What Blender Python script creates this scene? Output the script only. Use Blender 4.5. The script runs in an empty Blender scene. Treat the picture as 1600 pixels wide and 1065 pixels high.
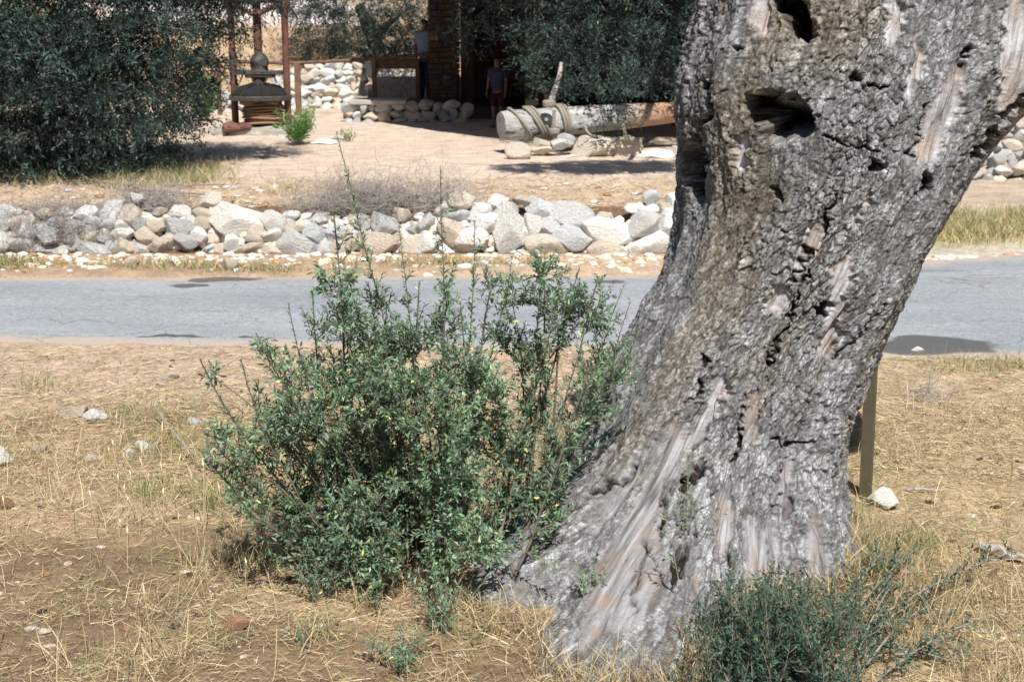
import bpy, bmesh, math, random
import numpy as np
from mathutils import Vector

rnd = random.Random(7)
rg = np.random.default_rng(7)
scene = bpy.context.scene
COL = scene.collection

# ------------------------------------------------------------------ camera, light, exposure
CAMZ, FPX, CU, CV = 2.4, 2100.0, 800.0, 532.5
PITCH = math.atan(482.0 / FPX)
cam_d = bpy.data.cameras.new('camera')
cam = bpy.data.objects.new('camera', cam_d); COL.objects.link(cam)
cam.location = (0, 0, CAMZ); cam.rotation_euler = (math.pi / 2 - PITCH, 0, 0)
cam_d.sensor_width = 36; cam_d.lens = FPX / 1600 * 36
cam_d.clip_start = 0.1; cam_d.clip_end = 2000
cam_d.dof.use_dof = True; cam_d.dof.focus_distance = 6.3; cam_d.dof.aperture_fstop = 5.6
scene.camera = cam

SUN_EL = math.radians(55)
SUN_AZ = math.radians(-12)          # light travels towards +Y, turned a little to -X
world = bpy.data.worlds.new('World'); scene.world = world; world.use_nodes = True
wn = world.node_tree; wn.nodes.clear()
wo = wn.nodes.new('ShaderNodeOutputWorld'); wb = wn.nodes.new('ShaderNodeBackground'); ws = wn.nodes.new('ShaderNodeTexSky')
ws.sky_type = 'NISHITA'; ws.sun_disc = False; ws.sun_elevation = SUN_EL; ws.sun_rotation = math.pi + SUN_AZ
wb.inputs['Strength'].default_value = 0.05
wn.links.new(ws.outputs[0], wb.inputs['Color']); wn.links.new(wb.outputs[0], wo.inputs['Surface'])
sd = bpy.data.lights.new('sun', 'SUN'); sd.energy = 5.0; sd.angle = math.radians(0.53); sd.color = (1.0, 0.955, 0.89)
so = bpy.data.objects.new('sun', sd); COL.objects.link(so); so.location = (0, -6, 12)
ldir = Vector((math.sin(SUN_AZ) * math.cos(SUN_EL), math.cos(SUN_AZ) * math.cos(SUN_EL), -math.sin(SUN_EL)))
so.rotation_euler = ldir.to_track_quat('-Z', 'Y').to_euler()
scene.view_settings.view_transform = 'Standard'; scene.view_settings.look = 'None'
scene.view_settings.gamma = 1; scene.view_settings.use_curve_mapping = False
scene.view_settings.exposure = 0.5

# ------------------------------------------------------------------ maths
CP, SP = math.cos(PITCH), math.sin(PITCH)
def ray(u, v):
    a = (u - CU) / FPX; b = (CV - v) / FPX
    return np.array([a, CP + b * SP, -SP + b * CP])
def P(u, v, y):
    d = ray(u, v); t = y / d[1]
    return np.array([0, 0, CAMZ]) + d * t
def G(u, v, z=0.0):
    d = ray(u, v); t = (z - CAMZ) / d[2]
    return np.array([0, 0, CAMZ]) + d * t
def proj(x, y, z):
    zc = y * CP - (z - CAMZ) * SP; yc = y * SP + (z - CAMZ) * CP
    return CU + FPX * x / zc, CV - FPX * yc / zc
def mpp(y, z=0.5):
    return (y * CP + (CAMZ - z) * SP) / FPX
def sstep(e0, e1, x):
    t = np.clip((x - e0) / (e1 - e0), 0, 1); return t * t * (3 - 2 * t)
def hsh(ix, iy, iz, s):
    h = (ix.astype(np.int64) * 374761393 + iy.astype(np.int64) * 668265263 + iz.astype(np.int64) * 2147483647 + s * 1274126177) & 0xffffffff
    h = ((h ^ (h >> 13)) * 1103515245) & 0xffffffff
    h = ((h ^ (h >> 15)) * 2246822519) & 0xffffffff
    h = h ^ (h >> 16)
    return (h & 0xffffff) / float(0xffffff)
def vn(x, y, z, s=0):
    x = np.asarray(x, float); y = np.asarray(y, float) + x * 0; z = np.asarray(z, float) + x * 0
    ix, iy, iz = np.floor(x), np.floor(y), np.floor(z)
    fx, fy, fz = x - ix, y - iy, z - iz
    fx = fx * fx * (3 - 2 * fx); fy = fy * fy * (3 - 2 * fy); fz = fz * fz * (3 - 2 * fz)
    r = 0
    for a in (0, 1):
        for b in (0, 1):
            for c in (0, 1):
                w = (fx if a else 1 - fx) * (fy if b else 1 - fy) * (fz if c else 1 - fz)
                r = r + w * hsh(ix + a, iy + b, iz + c, s)
    return r * 2 - 1
def fbm(x, y, z=0.0, o=4, s=0, g=0.5):
    r = 0; A = 1; t = 0
    for i in range(o):
        r = r + A * vn(x * 2 ** i, y * 2 ** i, np.asarray(z) * 2 ** i, s + i * 17); t += A; A *= g
    return r / t
def voro(a, b, s=0):
    ia, ib = np.floor(a), np.floor(b)
    f1 = np.full(a.shape, 9.0); f2 = np.full(a.shape, 9.0); cid = np.zeros(a.shape); dx = np.zeros(a.shape); dy = np.zeros(a.shape)
    z0 = np.zeros(a.shape)
    for i in (-1, 0, 1):
        for j in (-1, 0, 1):
            ca, cb = ia + i, ib + j
            px = ca + hsh(ca, cb, z0, s); py = cb + hsh(ca, cb, z0 + 1, s)
            d = np.sqrt((a - px) ** 2 + (b - py) ** 2)
            n = d < f1
            f2 = np.where(n, f1, np.minimum(f2, d))
            cid = np.where(n, hsh(ca, cb, z0 + 2, s), cid); dx = np.where(n, a - px, dx); dy = np.where(n, b - py, dy)
            f1 = np.where(n, d, f1)
    return f1, f2, cid, dx, dy
def unit(a):
    return a / np.maximum(np.linalg.norm(a, axis=-1, keepdims=True), 1e-9)

# ------------------------------------------------------------------ mesh helpers
def mesh_np(name, V, F, smooth=True):
    """V (n,3); F (m,3|4) array or list of such arrays"""
    V = np.asarray(V, np.float32)
    Fs = F if isinstance(F, list) else [F]
    Fs = [np.asarray(f, np.int32) for f in Fs if len(f)]
    me = bpy.data.meshes.new(name)
    me.vertices.add(len(V)); me.vertices.foreach_set('co', V.ravel())
    tot = sum(f.size for f in Fs); n = sum(len(f) for f in Fs)
    me.loops.add(tot); me.polygons.add(n)
    me.loops.foreach_set('vertex_index', np.concatenate([f.ravel() for f in Fs]))
    sizes = np.concatenate([np.full(len(f), f.shape[1], np.int32) for f in Fs])
    st = np.zeros(n, np.int32); st[1:] = np.cumsum(sizes)[:-1]
    me.polygons.foreach_set('loop_start', st)
    try: me.polygons.foreach_set('loop_total', sizes)
    except Exception: pass
    me.polygons.foreach_set('use_smooth', np.full(n, smooth))
    me.update(calc_edges=True); me.validate()
    return me
def vcol(me, name, arr):
    a = me.color_attributes.new(name, 'FLOAT_COLOR', 'POINT')
    arr = np.asarray(arr, np.float32)
    if arr.shape[1] == 3: arr = np.concatenate([arr, np.ones((len(arr), 1), np.float32)], 1)
    a.data.foreach_set('color', arr.ravel())
def link(name, me, mat=None, parent=None, **kw):
    o = bpy.data.objects.new(name, me); COL.objects.link(o)
    if mat is not None and me is not None and len(me.materials) == 0: me.materials.append(mat)
    if parent is not None: o.parent = parent
    for k, v in kw.items(): o[k] = v
    return o
def empty(name, loc, label, cat, group=None, rz=0.0):
    o = bpy.data.objects.new(name, None); COL.objects.link(o); o.location = loc; o.rotation_euler = (0, 0, rz)
    o.empty_display_size = 0.1
    o['label'] = label; o['category'] = cat
    if group: o['group'] = group
    return o
class MB:
    """collects geometry in world coordinates; build() recentres on the parent's location"""
    def __init__(s): s.V = []; s.Q = []; s.T = []; s.n = 0; s.C = []
    def add(s, V, Q=None, T=None, c=None):
        V = np.asarray(V, float)
        if Q is not None and len(Q): s.Q.append(np.asarray(Q, np.int64) + s.n)
        if T is not None and len(T): s.T.append(np.asarray(T, np.int64) + s.n)
        s.V.append(V); s.n += len(V)
        if c is not None: s.C.append(np.asarray(c, float))
        return s
    def tube(s, pts, r, k=8, cap=True, c=None):
        pts = np.asarray(pts, float); n = len(pts); r = np.asarray(r, float) * np.ones(n)
        t = unit(np.gradient(pts, axis=0))
        ref = np.array([0, 0, 1.0]) if abs(t[0][2]) < 0.9 else np.array([1.0, 0, 0])
        V = []; a0 = ref
        for i in range(n):
            a0 = a0 - t[i] * a0.dot(t[i]); a0 = a0 / (np.linalg.norm(a0) + 1e-9); b0 = np.cross(t[i], a0)
            th = np.arange(k) * 2 * np.pi / k
            V.append(pts[i] + r[i] * (np.cos(th)[:, None] * a0 + np.sin(th)[:, None] * b0))
        V = np.concatenate(V)
        i, j = np.meshgrid(np.arange(n - 1), np.arange(k), indexing='ij'); j2 = (j + 1) % k
        Q = np.stack([i * k + j, i * k + j2, (i + 1) * k + j2, (i + 1) * k + j], -1).reshape(-1, 4)
        T = []
        if cap:
            V = np.concatenate([V, pts[:1], pts[-1:]]); m = n * k
            for q in range(k): T.append([m, (q + 1) % k, q]); T.append([m + 1, (n - 1) * k + q, (n - 1) * k + (q + 1) % k])
        s.add(V, Q, np.array(T) if T else None, c if c is None else np.tile(c, (len(V), 1)))
        return s
    def box(s, c, size, R=None, bev=0.0):
        c = np.asarray(c, float); h = np.asarray(size, float) / 2
        if bev > 0:
            bm = bmesh.new(); bmesh.ops.create_cube(bm, size=1)
            for v in bm.verts: v.co = Vector((v.co.x * h[0] * 2, v.co.y * h[1] * 2, v.co.z * h[2] * 2))
            bmesh.ops.bevel(bm, geom=list(bm.edges), offset=bev, segments=1, affect='EDGES')
            bm.verts.ensure_lookup_table(); V = np.array([v.co[:] for v in bm.verts])
            Q = [[v.index for v in f.verts] for f in bm.faces if len(f.verts) == 4]; T = [[v.index for v in f.verts] for f in bm.faces if len(f.verts) == 3]
            bm.free()
        else:
            V = np.array([[x, y, z] for x in (-1, 1) for y in (-1, 1) for z in (-1, 1)], float) * h
            Q = [[0, 1, 3, 2], [4, 6, 7, 5], [0, 4, 5, 1], [2, 3, 7, 6], [0, 2, 6, 4], [1, 5, 7, 3]]; T = None
        if R is not None: V = V @ np.asarray(R).T
        return s.add(V + c, Q, T)
    def lathe(s, c, prof, k=24, ax=None):
        c = np.asarray(c, float); n = len(prof); th = np.arange(k) * 2 * np.pi / k
        V = np.concatenate([np.stack([r * np.cos(th), r * np.sin(th), np.full(k, z)], 1) for r, z in prof])
        i, j = np.meshgrid(np.arange(n - 1), np.arange(k), indexing='ij'); j2 = (j + 1) % k
        Q = np.stack([i * k + j, i * k + j2, (i + 1) * k + j2, (i + 1) * k + j], -1).reshape(-1, 4)
        return s.add(V + c, Q)
    def build(s, name, mat, parent=None, smooth=True, **kw):
        V = np.concatenate(s.V)
        if parent is not None: V = V - np.array(wloc(parent))
        F = []
        if s.Q: F.append(np.concatenate(s.Q))
        if s.T: F.append(np.concatenate(s.T))
        me = mesh_np(name, V, F, smooth)
        if smooth and len(V) < 9000 and not s.C:
            try: me.set_sharp_from_angle(angle=math.radians(40))
            except Exception: pass
        if s.C: vcol(me, 'col', np.concatenate(s.C))
        return link(name, me, mat, parent, **kw)
def wloc(o):
    l = np.zeros(3)
    while o is not None: l = l + np.array(o.location); o = o.parent
    return l
def rotz(a): c, s_ = math.cos(a), math.sin(a); return np.array([[c, -s_, 0], [s_, c, 0], [0, 0, 1]])
def roty(a): c, s_ = math.cos(a), math.sin(a); return np.array([[c, 0, s_], [0, 1, 0], [-s_, 0, c]])
def rotx(a): c, s_ = math.cos(a), math.sin(a); return np.array([[1, 0, 0], [0, c, -s_], [0, s_, c]])
def bez(a, b, c, n=10):
    t = np.linspace(0, 1, n)[:, None]; return (1 - t) ** 2 * a + 2 * t * (1 - t) * b + t * t * c
def catm(pts, m=6):
    pts = np.asarray(pts, float); p = np.concatenate([[2 * pts[0] - pts[1]], pts, [2 * pts[-1] - pts[-2]]]); o = []
    for i in range(1, len(p) - 2):
        for t in np.arange(m) / m:
            o.append(0.5 * (2 * p[i] + (p[i + 1] - p[i - 1]) * t + (2 * p[i - 1] - 5 * p[i] + 4 * p[i + 1] - p[i + 2]) * t * t + (3 * p[i] - p[i - 1] - 3 * p[i + 1] + p[i + 2]) * t ** 3))
    o.append(pts[-1]); return np.array(o)

# ------------------------------------------------------------------ materials
class N:
    def __init__(s, name, rough=0.8, spec=0.3):
        s.m = bpy.data.materials.new(name); s.m.use_nodes = True; s.t = s.m.node_tree
        s.b = s.t.nodes['Principled BSDF']; s.b.inputs['Roughness'].default_value = rough
        s.b.inputs['Specular IOR Level'].default_value = spec
        s.co = s.t.nodes.new('ShaderNodeTexCoord').outputs['Object']
    def n(s, typ, **kw):
        x = s.t.nodes.new(typ)
        for k, v in kw.items(): setattr(x, k, v)
        return x
    def l(s, a, b): s.t.links.new(a, b)
    def scale(s, v, src=None):
        m = s.n('ShaderNodeMapping'); m.inputs['Scale'].default_value = v if hasattr(v, '__len__') else (v, v, v)
        s.l(src or s.co, m.inputs[0]); return m.outputs[0]
    def noise(s, sc, det=4, rough=0.55, src=None, dist=0.0, vec=(1, 1, 1)):
        x = s.n('ShaderNodeTexNoise'); x.inputs['Scale'].default_value = sc; x.inputs['Detail'].default_value = det
        x.inputs['Roughness'].default_value = rough; x.inputs['Distortion'].default_value = dist
        s.l(s.scale(vec, src) if vec != (1, 1, 1) else (src or s.co), x.inputs['Vector']); return x.outputs['Fac']
    def vor(s, sc, feat='F1', src=None, out='Distance'):
        x = s.n('ShaderNodeTexVoronoi', feature=feat); x.inputs['Scale'].default_value = sc
        s.l(src or s.co, x.inputs['Vector']); return x.outputs[out]
    def ramp(s, fac, stops):
        r = s.n('ShaderNodeValToRGB'); s.l(fac, r.inputs[0]); e = r.color_ramp.elements
        while len(e) < len(stops): e.new(0.5)
        for i, (p, c) in enumerate(stops):
            e[i].position = p; e[i].color = (c, c, c, 1) if not hasattr(c, '__len__') else (*c, 1)
        return r.outputs[0]
    def mix(s, f, a, b, mode='MIX'):
        x = s.n('ShaderNodeMix', data_type='RGBA', blend_type=mode)
        for v, i in ((f, 0), (a, 6), (b, 7)):
            if isinstance(v, (int, float)): x.inputs[i].default_value = v if i == 0 else (v, v, v, 1)
            elif isinstance(v, (tuple, list)): x.inputs[i].default_value = (*v, 1)
            else: s.l(v, x.inputs[i])
        return x.outputs[2]
    def math(s, op, a, b=0.0):
        x = s.n('ShaderNodeMath', operation=op)
        for v, i in ((a, 0), (b, 1)):
            if isinstance(v, (int, float)): x.inputs[i].default_value = v
            else: s.l(v, x.inputs[i])
        return x.outputs[0]
    def attr(s, name='col'):
        x = s.n('ShaderNodeAttribute', attribute_name=name); return x
    def col(s, c):
        if isinstance(c, (tuple, list)): s.b.inputs['Base Color'].default_value = (*c, 1)
        else: s.l(c, s.b.inputs['Base Color'])
    def bump(s, h, st=0.5, d=0.01, prev=None):
        x = s.n('ShaderNodeBump'); x.inputs['Strength'].default_value = st; x.inputs['Distance'].default_value = d
        s.l(h, x.inputs['Height'])
        if prev is not None: s.l(prev, x.inputs['Normal'])
        s.l(x.outputs[0], s.b.inputs['Normal']); return x.outputs[0]

def mat_stone():
    s = N('limestone', 0.85, 0.2)
    oi = s.n('ShaderNodeObjectInfo')
    off = s.n('ShaderNodeVectorMath', operation='ADD'); s.l(s.co, off.inputs[0])
    cr = s.n('ShaderNodeCombineXYZ'); r50 = s.math('MULTIPLY', oi.outputs['Random'], 50.0)
    s.l(r50, cr.inputs[0]); s.l(r50, cr.inputs[1]); s.l(cr.outputs[0], off.inputs[1]); co = off.outputs[0]
    big = s.noise(2.2, 5, 0.6, co); fine = s.noise(9, 6, 0.65, co); sp = s.noise(4.5, 4, 0.5, co, 0.6)
    c = s.mix(s.ramp(big, [(0.35, 0.0), (0.68, 1.0)]), oi.outputs['Color'], s.mix(1.0, oi.outputs['Color'], (0.86, 0.87, 0.88), 'MULTIPLY'))
    c = s.mix(s.ramp(sp, [(0.60, 0.0), (0.76, 0.5)]), c, (0.58, 0.46, 0.33))
    c = s.mix(s.ramp(fine, [(0.3, 0.3), (0.42, 0.0)]), c, (0.3, 0.27, 0.22))
    c = s.mix(1.0, c, s.ramp(fine, [(0.3, 0.8), (0.7, 1.05)]), 'MULTIPLY')
    s.col(c); b = s.bump(s.noise(7, 8, 0.7, co), 0.7, 0.12); return s.m
M_STONE = mat_stone()
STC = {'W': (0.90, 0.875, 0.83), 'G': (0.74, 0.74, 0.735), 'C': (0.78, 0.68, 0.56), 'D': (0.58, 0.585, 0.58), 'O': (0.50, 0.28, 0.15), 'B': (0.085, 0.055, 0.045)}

def mat_leaf(name, top, under, rough=0.42, trans=0.12, spec=.4):
    s = N(name, rough, spec)
    ge = s.n('ShaderNodeNewGeometry'); rndn = s.attr('col')
    c = s.mix(ge.outputs['Backfacing'], top, under)
    v = s.noise(1.3, 3, 0.5)
    c = s.mix(1.0, c, s.ramp(v, [(0.3, 0.72), (0.7, 1.25)]), 'MULTIPLY')
    c = s.mix(1.0, c, rndn.outputs['Color'], 'MULTIPLY')
    s.col(c)
    tr = s.n('ShaderNodeBsdfTranslucent'); s.l(s.mix(1.0, c, (1.0, 1.25, 0.6), 'MULTIPLY'), tr.inputs[0])
    mx = s.n('ShaderNodeMixShader'); mx.inputs[0].default_value = trans
    s.l(s.b.outputs[0], mx.inputs[1]); s.l(tr.outputs[0], mx.inputs[2]); s.l(mx.outputs[0], s.t.nodes['Material Output'].inputs['Surface'])
    return s.m
M_OLIVE = mat_leaf('olive_leaf', (0.024, 0.044, 0.035), (0.066, 0.096, 0.083), .55, .05, .25)
M_SHOOT = mat_leaf('sucker_leaf', (0.15, 0.25, 0.145), (0.30, 0.385, 0.29), 0.45, 0.18, .4)
M_SHRUB = mat_leaf('low_shrub_leaf', (0.05, 0.115, 0.075), (0.10, 0.17, 0.125), 0.5, 0.1, .3)  # darker green leaf for the low shrub
M_GREEN = mat_leaf('green_leaf', (0.12, 0.26, 0.05), (0.16, 0.28, 0.08), 0.5, 0.3)
def mat_straw():
    s = N('dry_straw', 0.7, 0.25); s.col(s.attr('col').outputs['Color']); return s.m
M_STRAW = mat_straw()
def mat_simple(name, c1, c2, sc=8, rough=0.8, bump=0.4, metal=0.0, vec=(1, 1, 1), bd=0.02, spec=0.3):
    s = N(name, rough, spec); s.b.inputs['Metallic'].default_value = metal
    n = s.noise(sc, 6, 0.6, None, 0.3, vec); s.col(s.mix(s.ramp(n, [(0.33, 0.0), (0.67, 1.0)]), c1, c2))
    s.bump(n, bump, bd); return s.m
M_TWIG = mat_simple('twig_bark', (0.16, 0.135, 0.105), (0.30, 0.27, 0.22), 30)
M_DTWIG = mat_simple('sucker_bark', (0.085, 0.075, 0.055), (0.19, 0.165, 0.125), 30)
M_GREY = mat_simple('dead_twig', (0.26, 0.235, 0.22), (0.40, 0.37, 0.345), 12)
M_BARK2 = mat_simple('far_bark', (0.06, 0.05, 0.045), (0.17, 0.15, 0.13), 9, 0.9, 0.8, vec=(1, 1, 0.3))
M_RUST = mat_simple('rusty_iron', (0.085, 0.038, 0.03), (0.17, 0.085, 0.068), 7, 0.75, 0.4)
M_IRON = mat_simple('dark_iron', (0.035, 0.033, 0.03), (0.10, 0.092, 0.085), 10, 0.6, 0.3, 0.2)
M_RAIL = mat_simple('rail_wood', (0.10, 0.06, 0.04), (0.19, 0.12, 0.08), 6, 0.8)
M_POST = mat_simple('post_paint', (0.08, 0.07, 0.045), (0.105, 0.09, 0.058), 14, 0.55, 0.1)
M_MATS = mat_simple('woven_mats', (0.20, 0.12, 0.08), (0.36, 0.24, 0.16), 20, 0.95, 0.8, vec=(1, 1, 6))
M_ROPE = mat_simple('rope_fibre', (0.22, 0.20, 0.165), (0.36, 0.33, 0.28), 60, 0.95, 0.8)
M_CONC = mat_simple('rough_plinth', (0.30, 0.29, 0.27), (0.46, 0.44, 0.40), 5, 0.95, 0.8)
M_REED = mat_simple('porch_roofing', (0.12, 0.09, 0.06), (0.24, 0.18, 0.12), 5, 0.95, 0.6)

# ------------------------------------------------------------------ terrain
def near_edge(x): return np.interp(x, [-40, -4, -1.5, 1, 3.8, 8, 40], [10.9, 10.5, 10.3, 10.15, 9.9, 9.7, 9.5])
def far_edge(x): return np.interp(x, [-40, -5.1, -1.2, 1.3, 2.6, 4.1, 5.66, 9, 40], [13.0, 13.3, 13.42, 13.46, 13.7, 14.2, 14.85, 16.2, 24])
WALL_Y = 14.75
def Hz(x, y, fine=True):
    x = np.asarray(x, float); y = np.asarray(y, float) + x * 0; x = x + y * 0
    z = 0.05 * fbm(x * 0.5, y * 0.5, 0.0, 2, 3)
    z = z * sstep(10.6, 8.5, y) + 0.0
    # slight mound at the foot of the old tree
    z = z + 0.10 * np.exp(-(((x - 0.7) / 1.3) ** 2 + ((y - 6.0) / 1.2) ** 2))
    rd = np.minimum(y - near_edge(x), far_edge(x) - y)
    if fine:
        cl = fbm(x * 5, y * 5, 0.0, 4, 11)
        rough = sstep(0.1, -0.5, rd) * sstep(14.5, 9, y)
        z = z + rough * (0.022 * cl + 0.02 * np.maximum(0, fbm(x * 13, y * 13, 3.0, 3, 5)) * sstep(-0.1, 0.6, fbm(x * .8, y * .8, 0.0, 2, 31) + 0.25 * sstep(0, -2, x)))
        z = z + 0.012 * fbm(x * 3, y * 3, 0.0, 3, 8) * sstep(14.5, 16, y)
    z = z + 0.016 * sstep(0.0, -0.25, rd) - 0.05 * sstep(-0.12, 0.14, rd + (0.16 * fbm(x * 3, y * 3, 0.0, 4, 21) if fine else 0))
    # terrace behind the dry stone wall
    ter = sstep(4.6, 2.6, x)
    up = sstep(WALL_Y + 0.02, WALL_Y + 0.34, y)
    ht = 0.46 + 0.08 * sstep(15, 16.5, y) + 0.012 * np.clip(y - 16, 0, 14)
    z = z + ter * up * ht + (1 - ter) * 0.02 * np.clip(y - 15, 0, 16)
    # hill
    hill = np.clip(y - 31.5, 0, None)
    z = z + 0.30 * hill * sstep(0, 5, hill) + np.clip(hill, 0, 60) * 0.02 * fbm(x * .12, y * .12, 0.0, 3, 77)
    return z
HS = 0.04; _hx = np.arange(-20, 20, HS); _hy = np.arange(3, 47, HS); _HG = Hz(_hx[None, :], _hy[:, None])
def hz(x, y):
    i, j = (y - 3) / HS, (x + 20) / HS
    if not (0 <= i < len(_hy) - 1 and 0 <= j < len(_hx) - 1): return float(Hz(np.array([x]), np.array([y]))[0])
    a, b = int(i), int(j); f, g = i - a, j - b
    return float((_HG[a, b] * (1 - g) + _HG[a, b + 1] * g) * (1 - f) + (_HG[a + 1, b] * (1 - g) + _HG[a + 1, b + 1] * g) * f)
def GT(u, v):
    z = 0.0
    for _ in range(12):
        p = G(u, v, z); z = 0.5 * z + 0.5 * hz(p[0], p[1])
    return G(u, v, z)

def mat_ground():
    s = N('dry_ground', 0.95, 0.12)
    a = s.attr('col').outputs['Color']
    n1 = s.noise(3.2, 6, 0.62); n2 = s.noise(26, 6, 0.7); n3 = s.noise(90, 4, 0.7, None, 0, (1, 2.2, 1))
    c = s.mix(1.0, a, s.ramp(n1, [(0.3, 0.74), (0.7, 1.22)]), 'MULTIPLY')
    c = s.mix(1.0, c, s.ramp(n2, [(0.28, 0.55), (0.5, 1.0), (0.72, 1.32)]), 'MULTIPLY')
    c = s.mix(1.0, c, s.ramp(n3, [(0.3, 0.75), (0.7, 1.2)]), 'MULTIPLY')
    s.col(c)
    b = s.bump(n2, 0.8, 0.03); s.bump(n3, 0.5, 0.008, b); return s.m
def build_ground():
    ys = np.concatenate([np.linspace(-8, 3.5, 30, endpoint=False), 3.5 + (10.6 - 3.5) * np.linspace(0, 1, 300, endpoint=False) ** 1.15,
                         np.linspace(10.6, 14.6, 40, endpoint=False), np.linspace(14.6, 15.3, 24, endpoint=False), np.linspace(15.3, 34, 60, endpoint=False), np.linspace(34, 60, 40, endpoint=False), np.linspace(60, 420, 25)])
    ss = np.linspace(-1, 1, 320); ss = np.sign(ss) * (0.75 * np.abs(ss) + 0.25 * np.abs(ss) ** 3)
    Y, S = np.meshgrid(ys, ss, indexing='ij'); X = S * (2.2 + 0.72 * np.clip(Y, 0, None))
    Z = Hz(X, Y)
    x, y = X, Y
    def mixc(c, d, w): return c * (1 - w[..., None]) + np.array(d) * w[..., None]
    c = np.tile(np.array([0.43, 0.315, 0.195]), X.shape + (1,))
    soil = sstep(-0.15, 0.35, fbm(x * 1.1, y * 1.1, 0.0, 4, 31) + 0.5 * sstep(0.4, -1.5, x) * sstep(7.6, 5.5, y) - 0.15)
    c = mixc(c, (0.185, 0.128, 0.08), soil * sstep(9.3, 7.6, y) * .75)
    c = mixc(c, (0.50, 0.385, 0.295), sstep(7.6, 9.2, y) * 0.85)
    c = mixc(c, (0.46, 0.355, 0.215), sstep(1.2, 2.2, x) * sstep(11, 9.6, y) * 0.8)
    # verge and bank
    vg = sstep(12.8, 13.2, y); c = mixc(c, (0.40, 0.29, 0.20), vg)
    c = mixc(c, (0.52, 0.40, 0.29), vg * sstep(-3, 1, x) * 0.7)
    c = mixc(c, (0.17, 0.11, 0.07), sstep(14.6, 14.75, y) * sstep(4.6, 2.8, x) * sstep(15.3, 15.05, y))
    # courtyard
    cy = sstep(16.2, 17.6, y + 0.8 * fbm(x * .8, y * .8, 0.0, 3, 9))
    c = mixc(c, (0.49, 0.375, 0.275), sstep(15.1, 15.4, y))
    c = mixc(c, (0.585, 0.475, 0.385), cy)
    # right strip: grass patch and tan path
    rt = sstep(2.6, 4.0, x) * sstep(13.4, 14.0, y) * sstep(31, 28, y)
    c = mixc(c, (0.36, 0.31, 0.14), rt * sstep(19, 17, y)); c = mixc(c, (0.46, 0.37, 0.29), rt * sstep(17.2, 18.2, y))
    c = mixc(c, (0.50, 0.44, 0.36), rt * sstep(15.4, 14.6, y - 0.3 * (x - 4)))
    # hill: ochre dry grass and pale stony scree
    hl = sstep(31, 33, y)
    c = mixc(c, (0.42, 0.31, 0.205), hl)
    c = mixc(c, (0.60, 0.55, 0.52), hl * sstep(0.12, 0.32, fbm(x * .25, y * .45, 0.0, 4, 41)))
    c = mixc(c, (0.66, 0.60, 0.60), hl * sstep(1.3, 0.7, np.abs(y - 38.8 + 0.12 * (x + 7))) * sstep(-14, -10, x) * sstep(-3, -5.5, x))
    n0, n1 = X.shape
    i, j = np.meshgrid(np.arange(n0 - 1), np.arange(n1 - 1), indexing='ij')
    Q = np.stack([i * n1 + j, i * n1 + j + 1, (i + 1) * n1 + j + 1, (i + 1) * n1 + j], -1).reshape(-1, 4)
    me = mesh_np('ground', np.stack([X, Y, Z], -1).reshape(-1, 3), Q)
    vcol(me, 'col', c.reshape(-1, 3))
    link('ground', me, mat_ground(), kind='structure')
build_ground()

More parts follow.
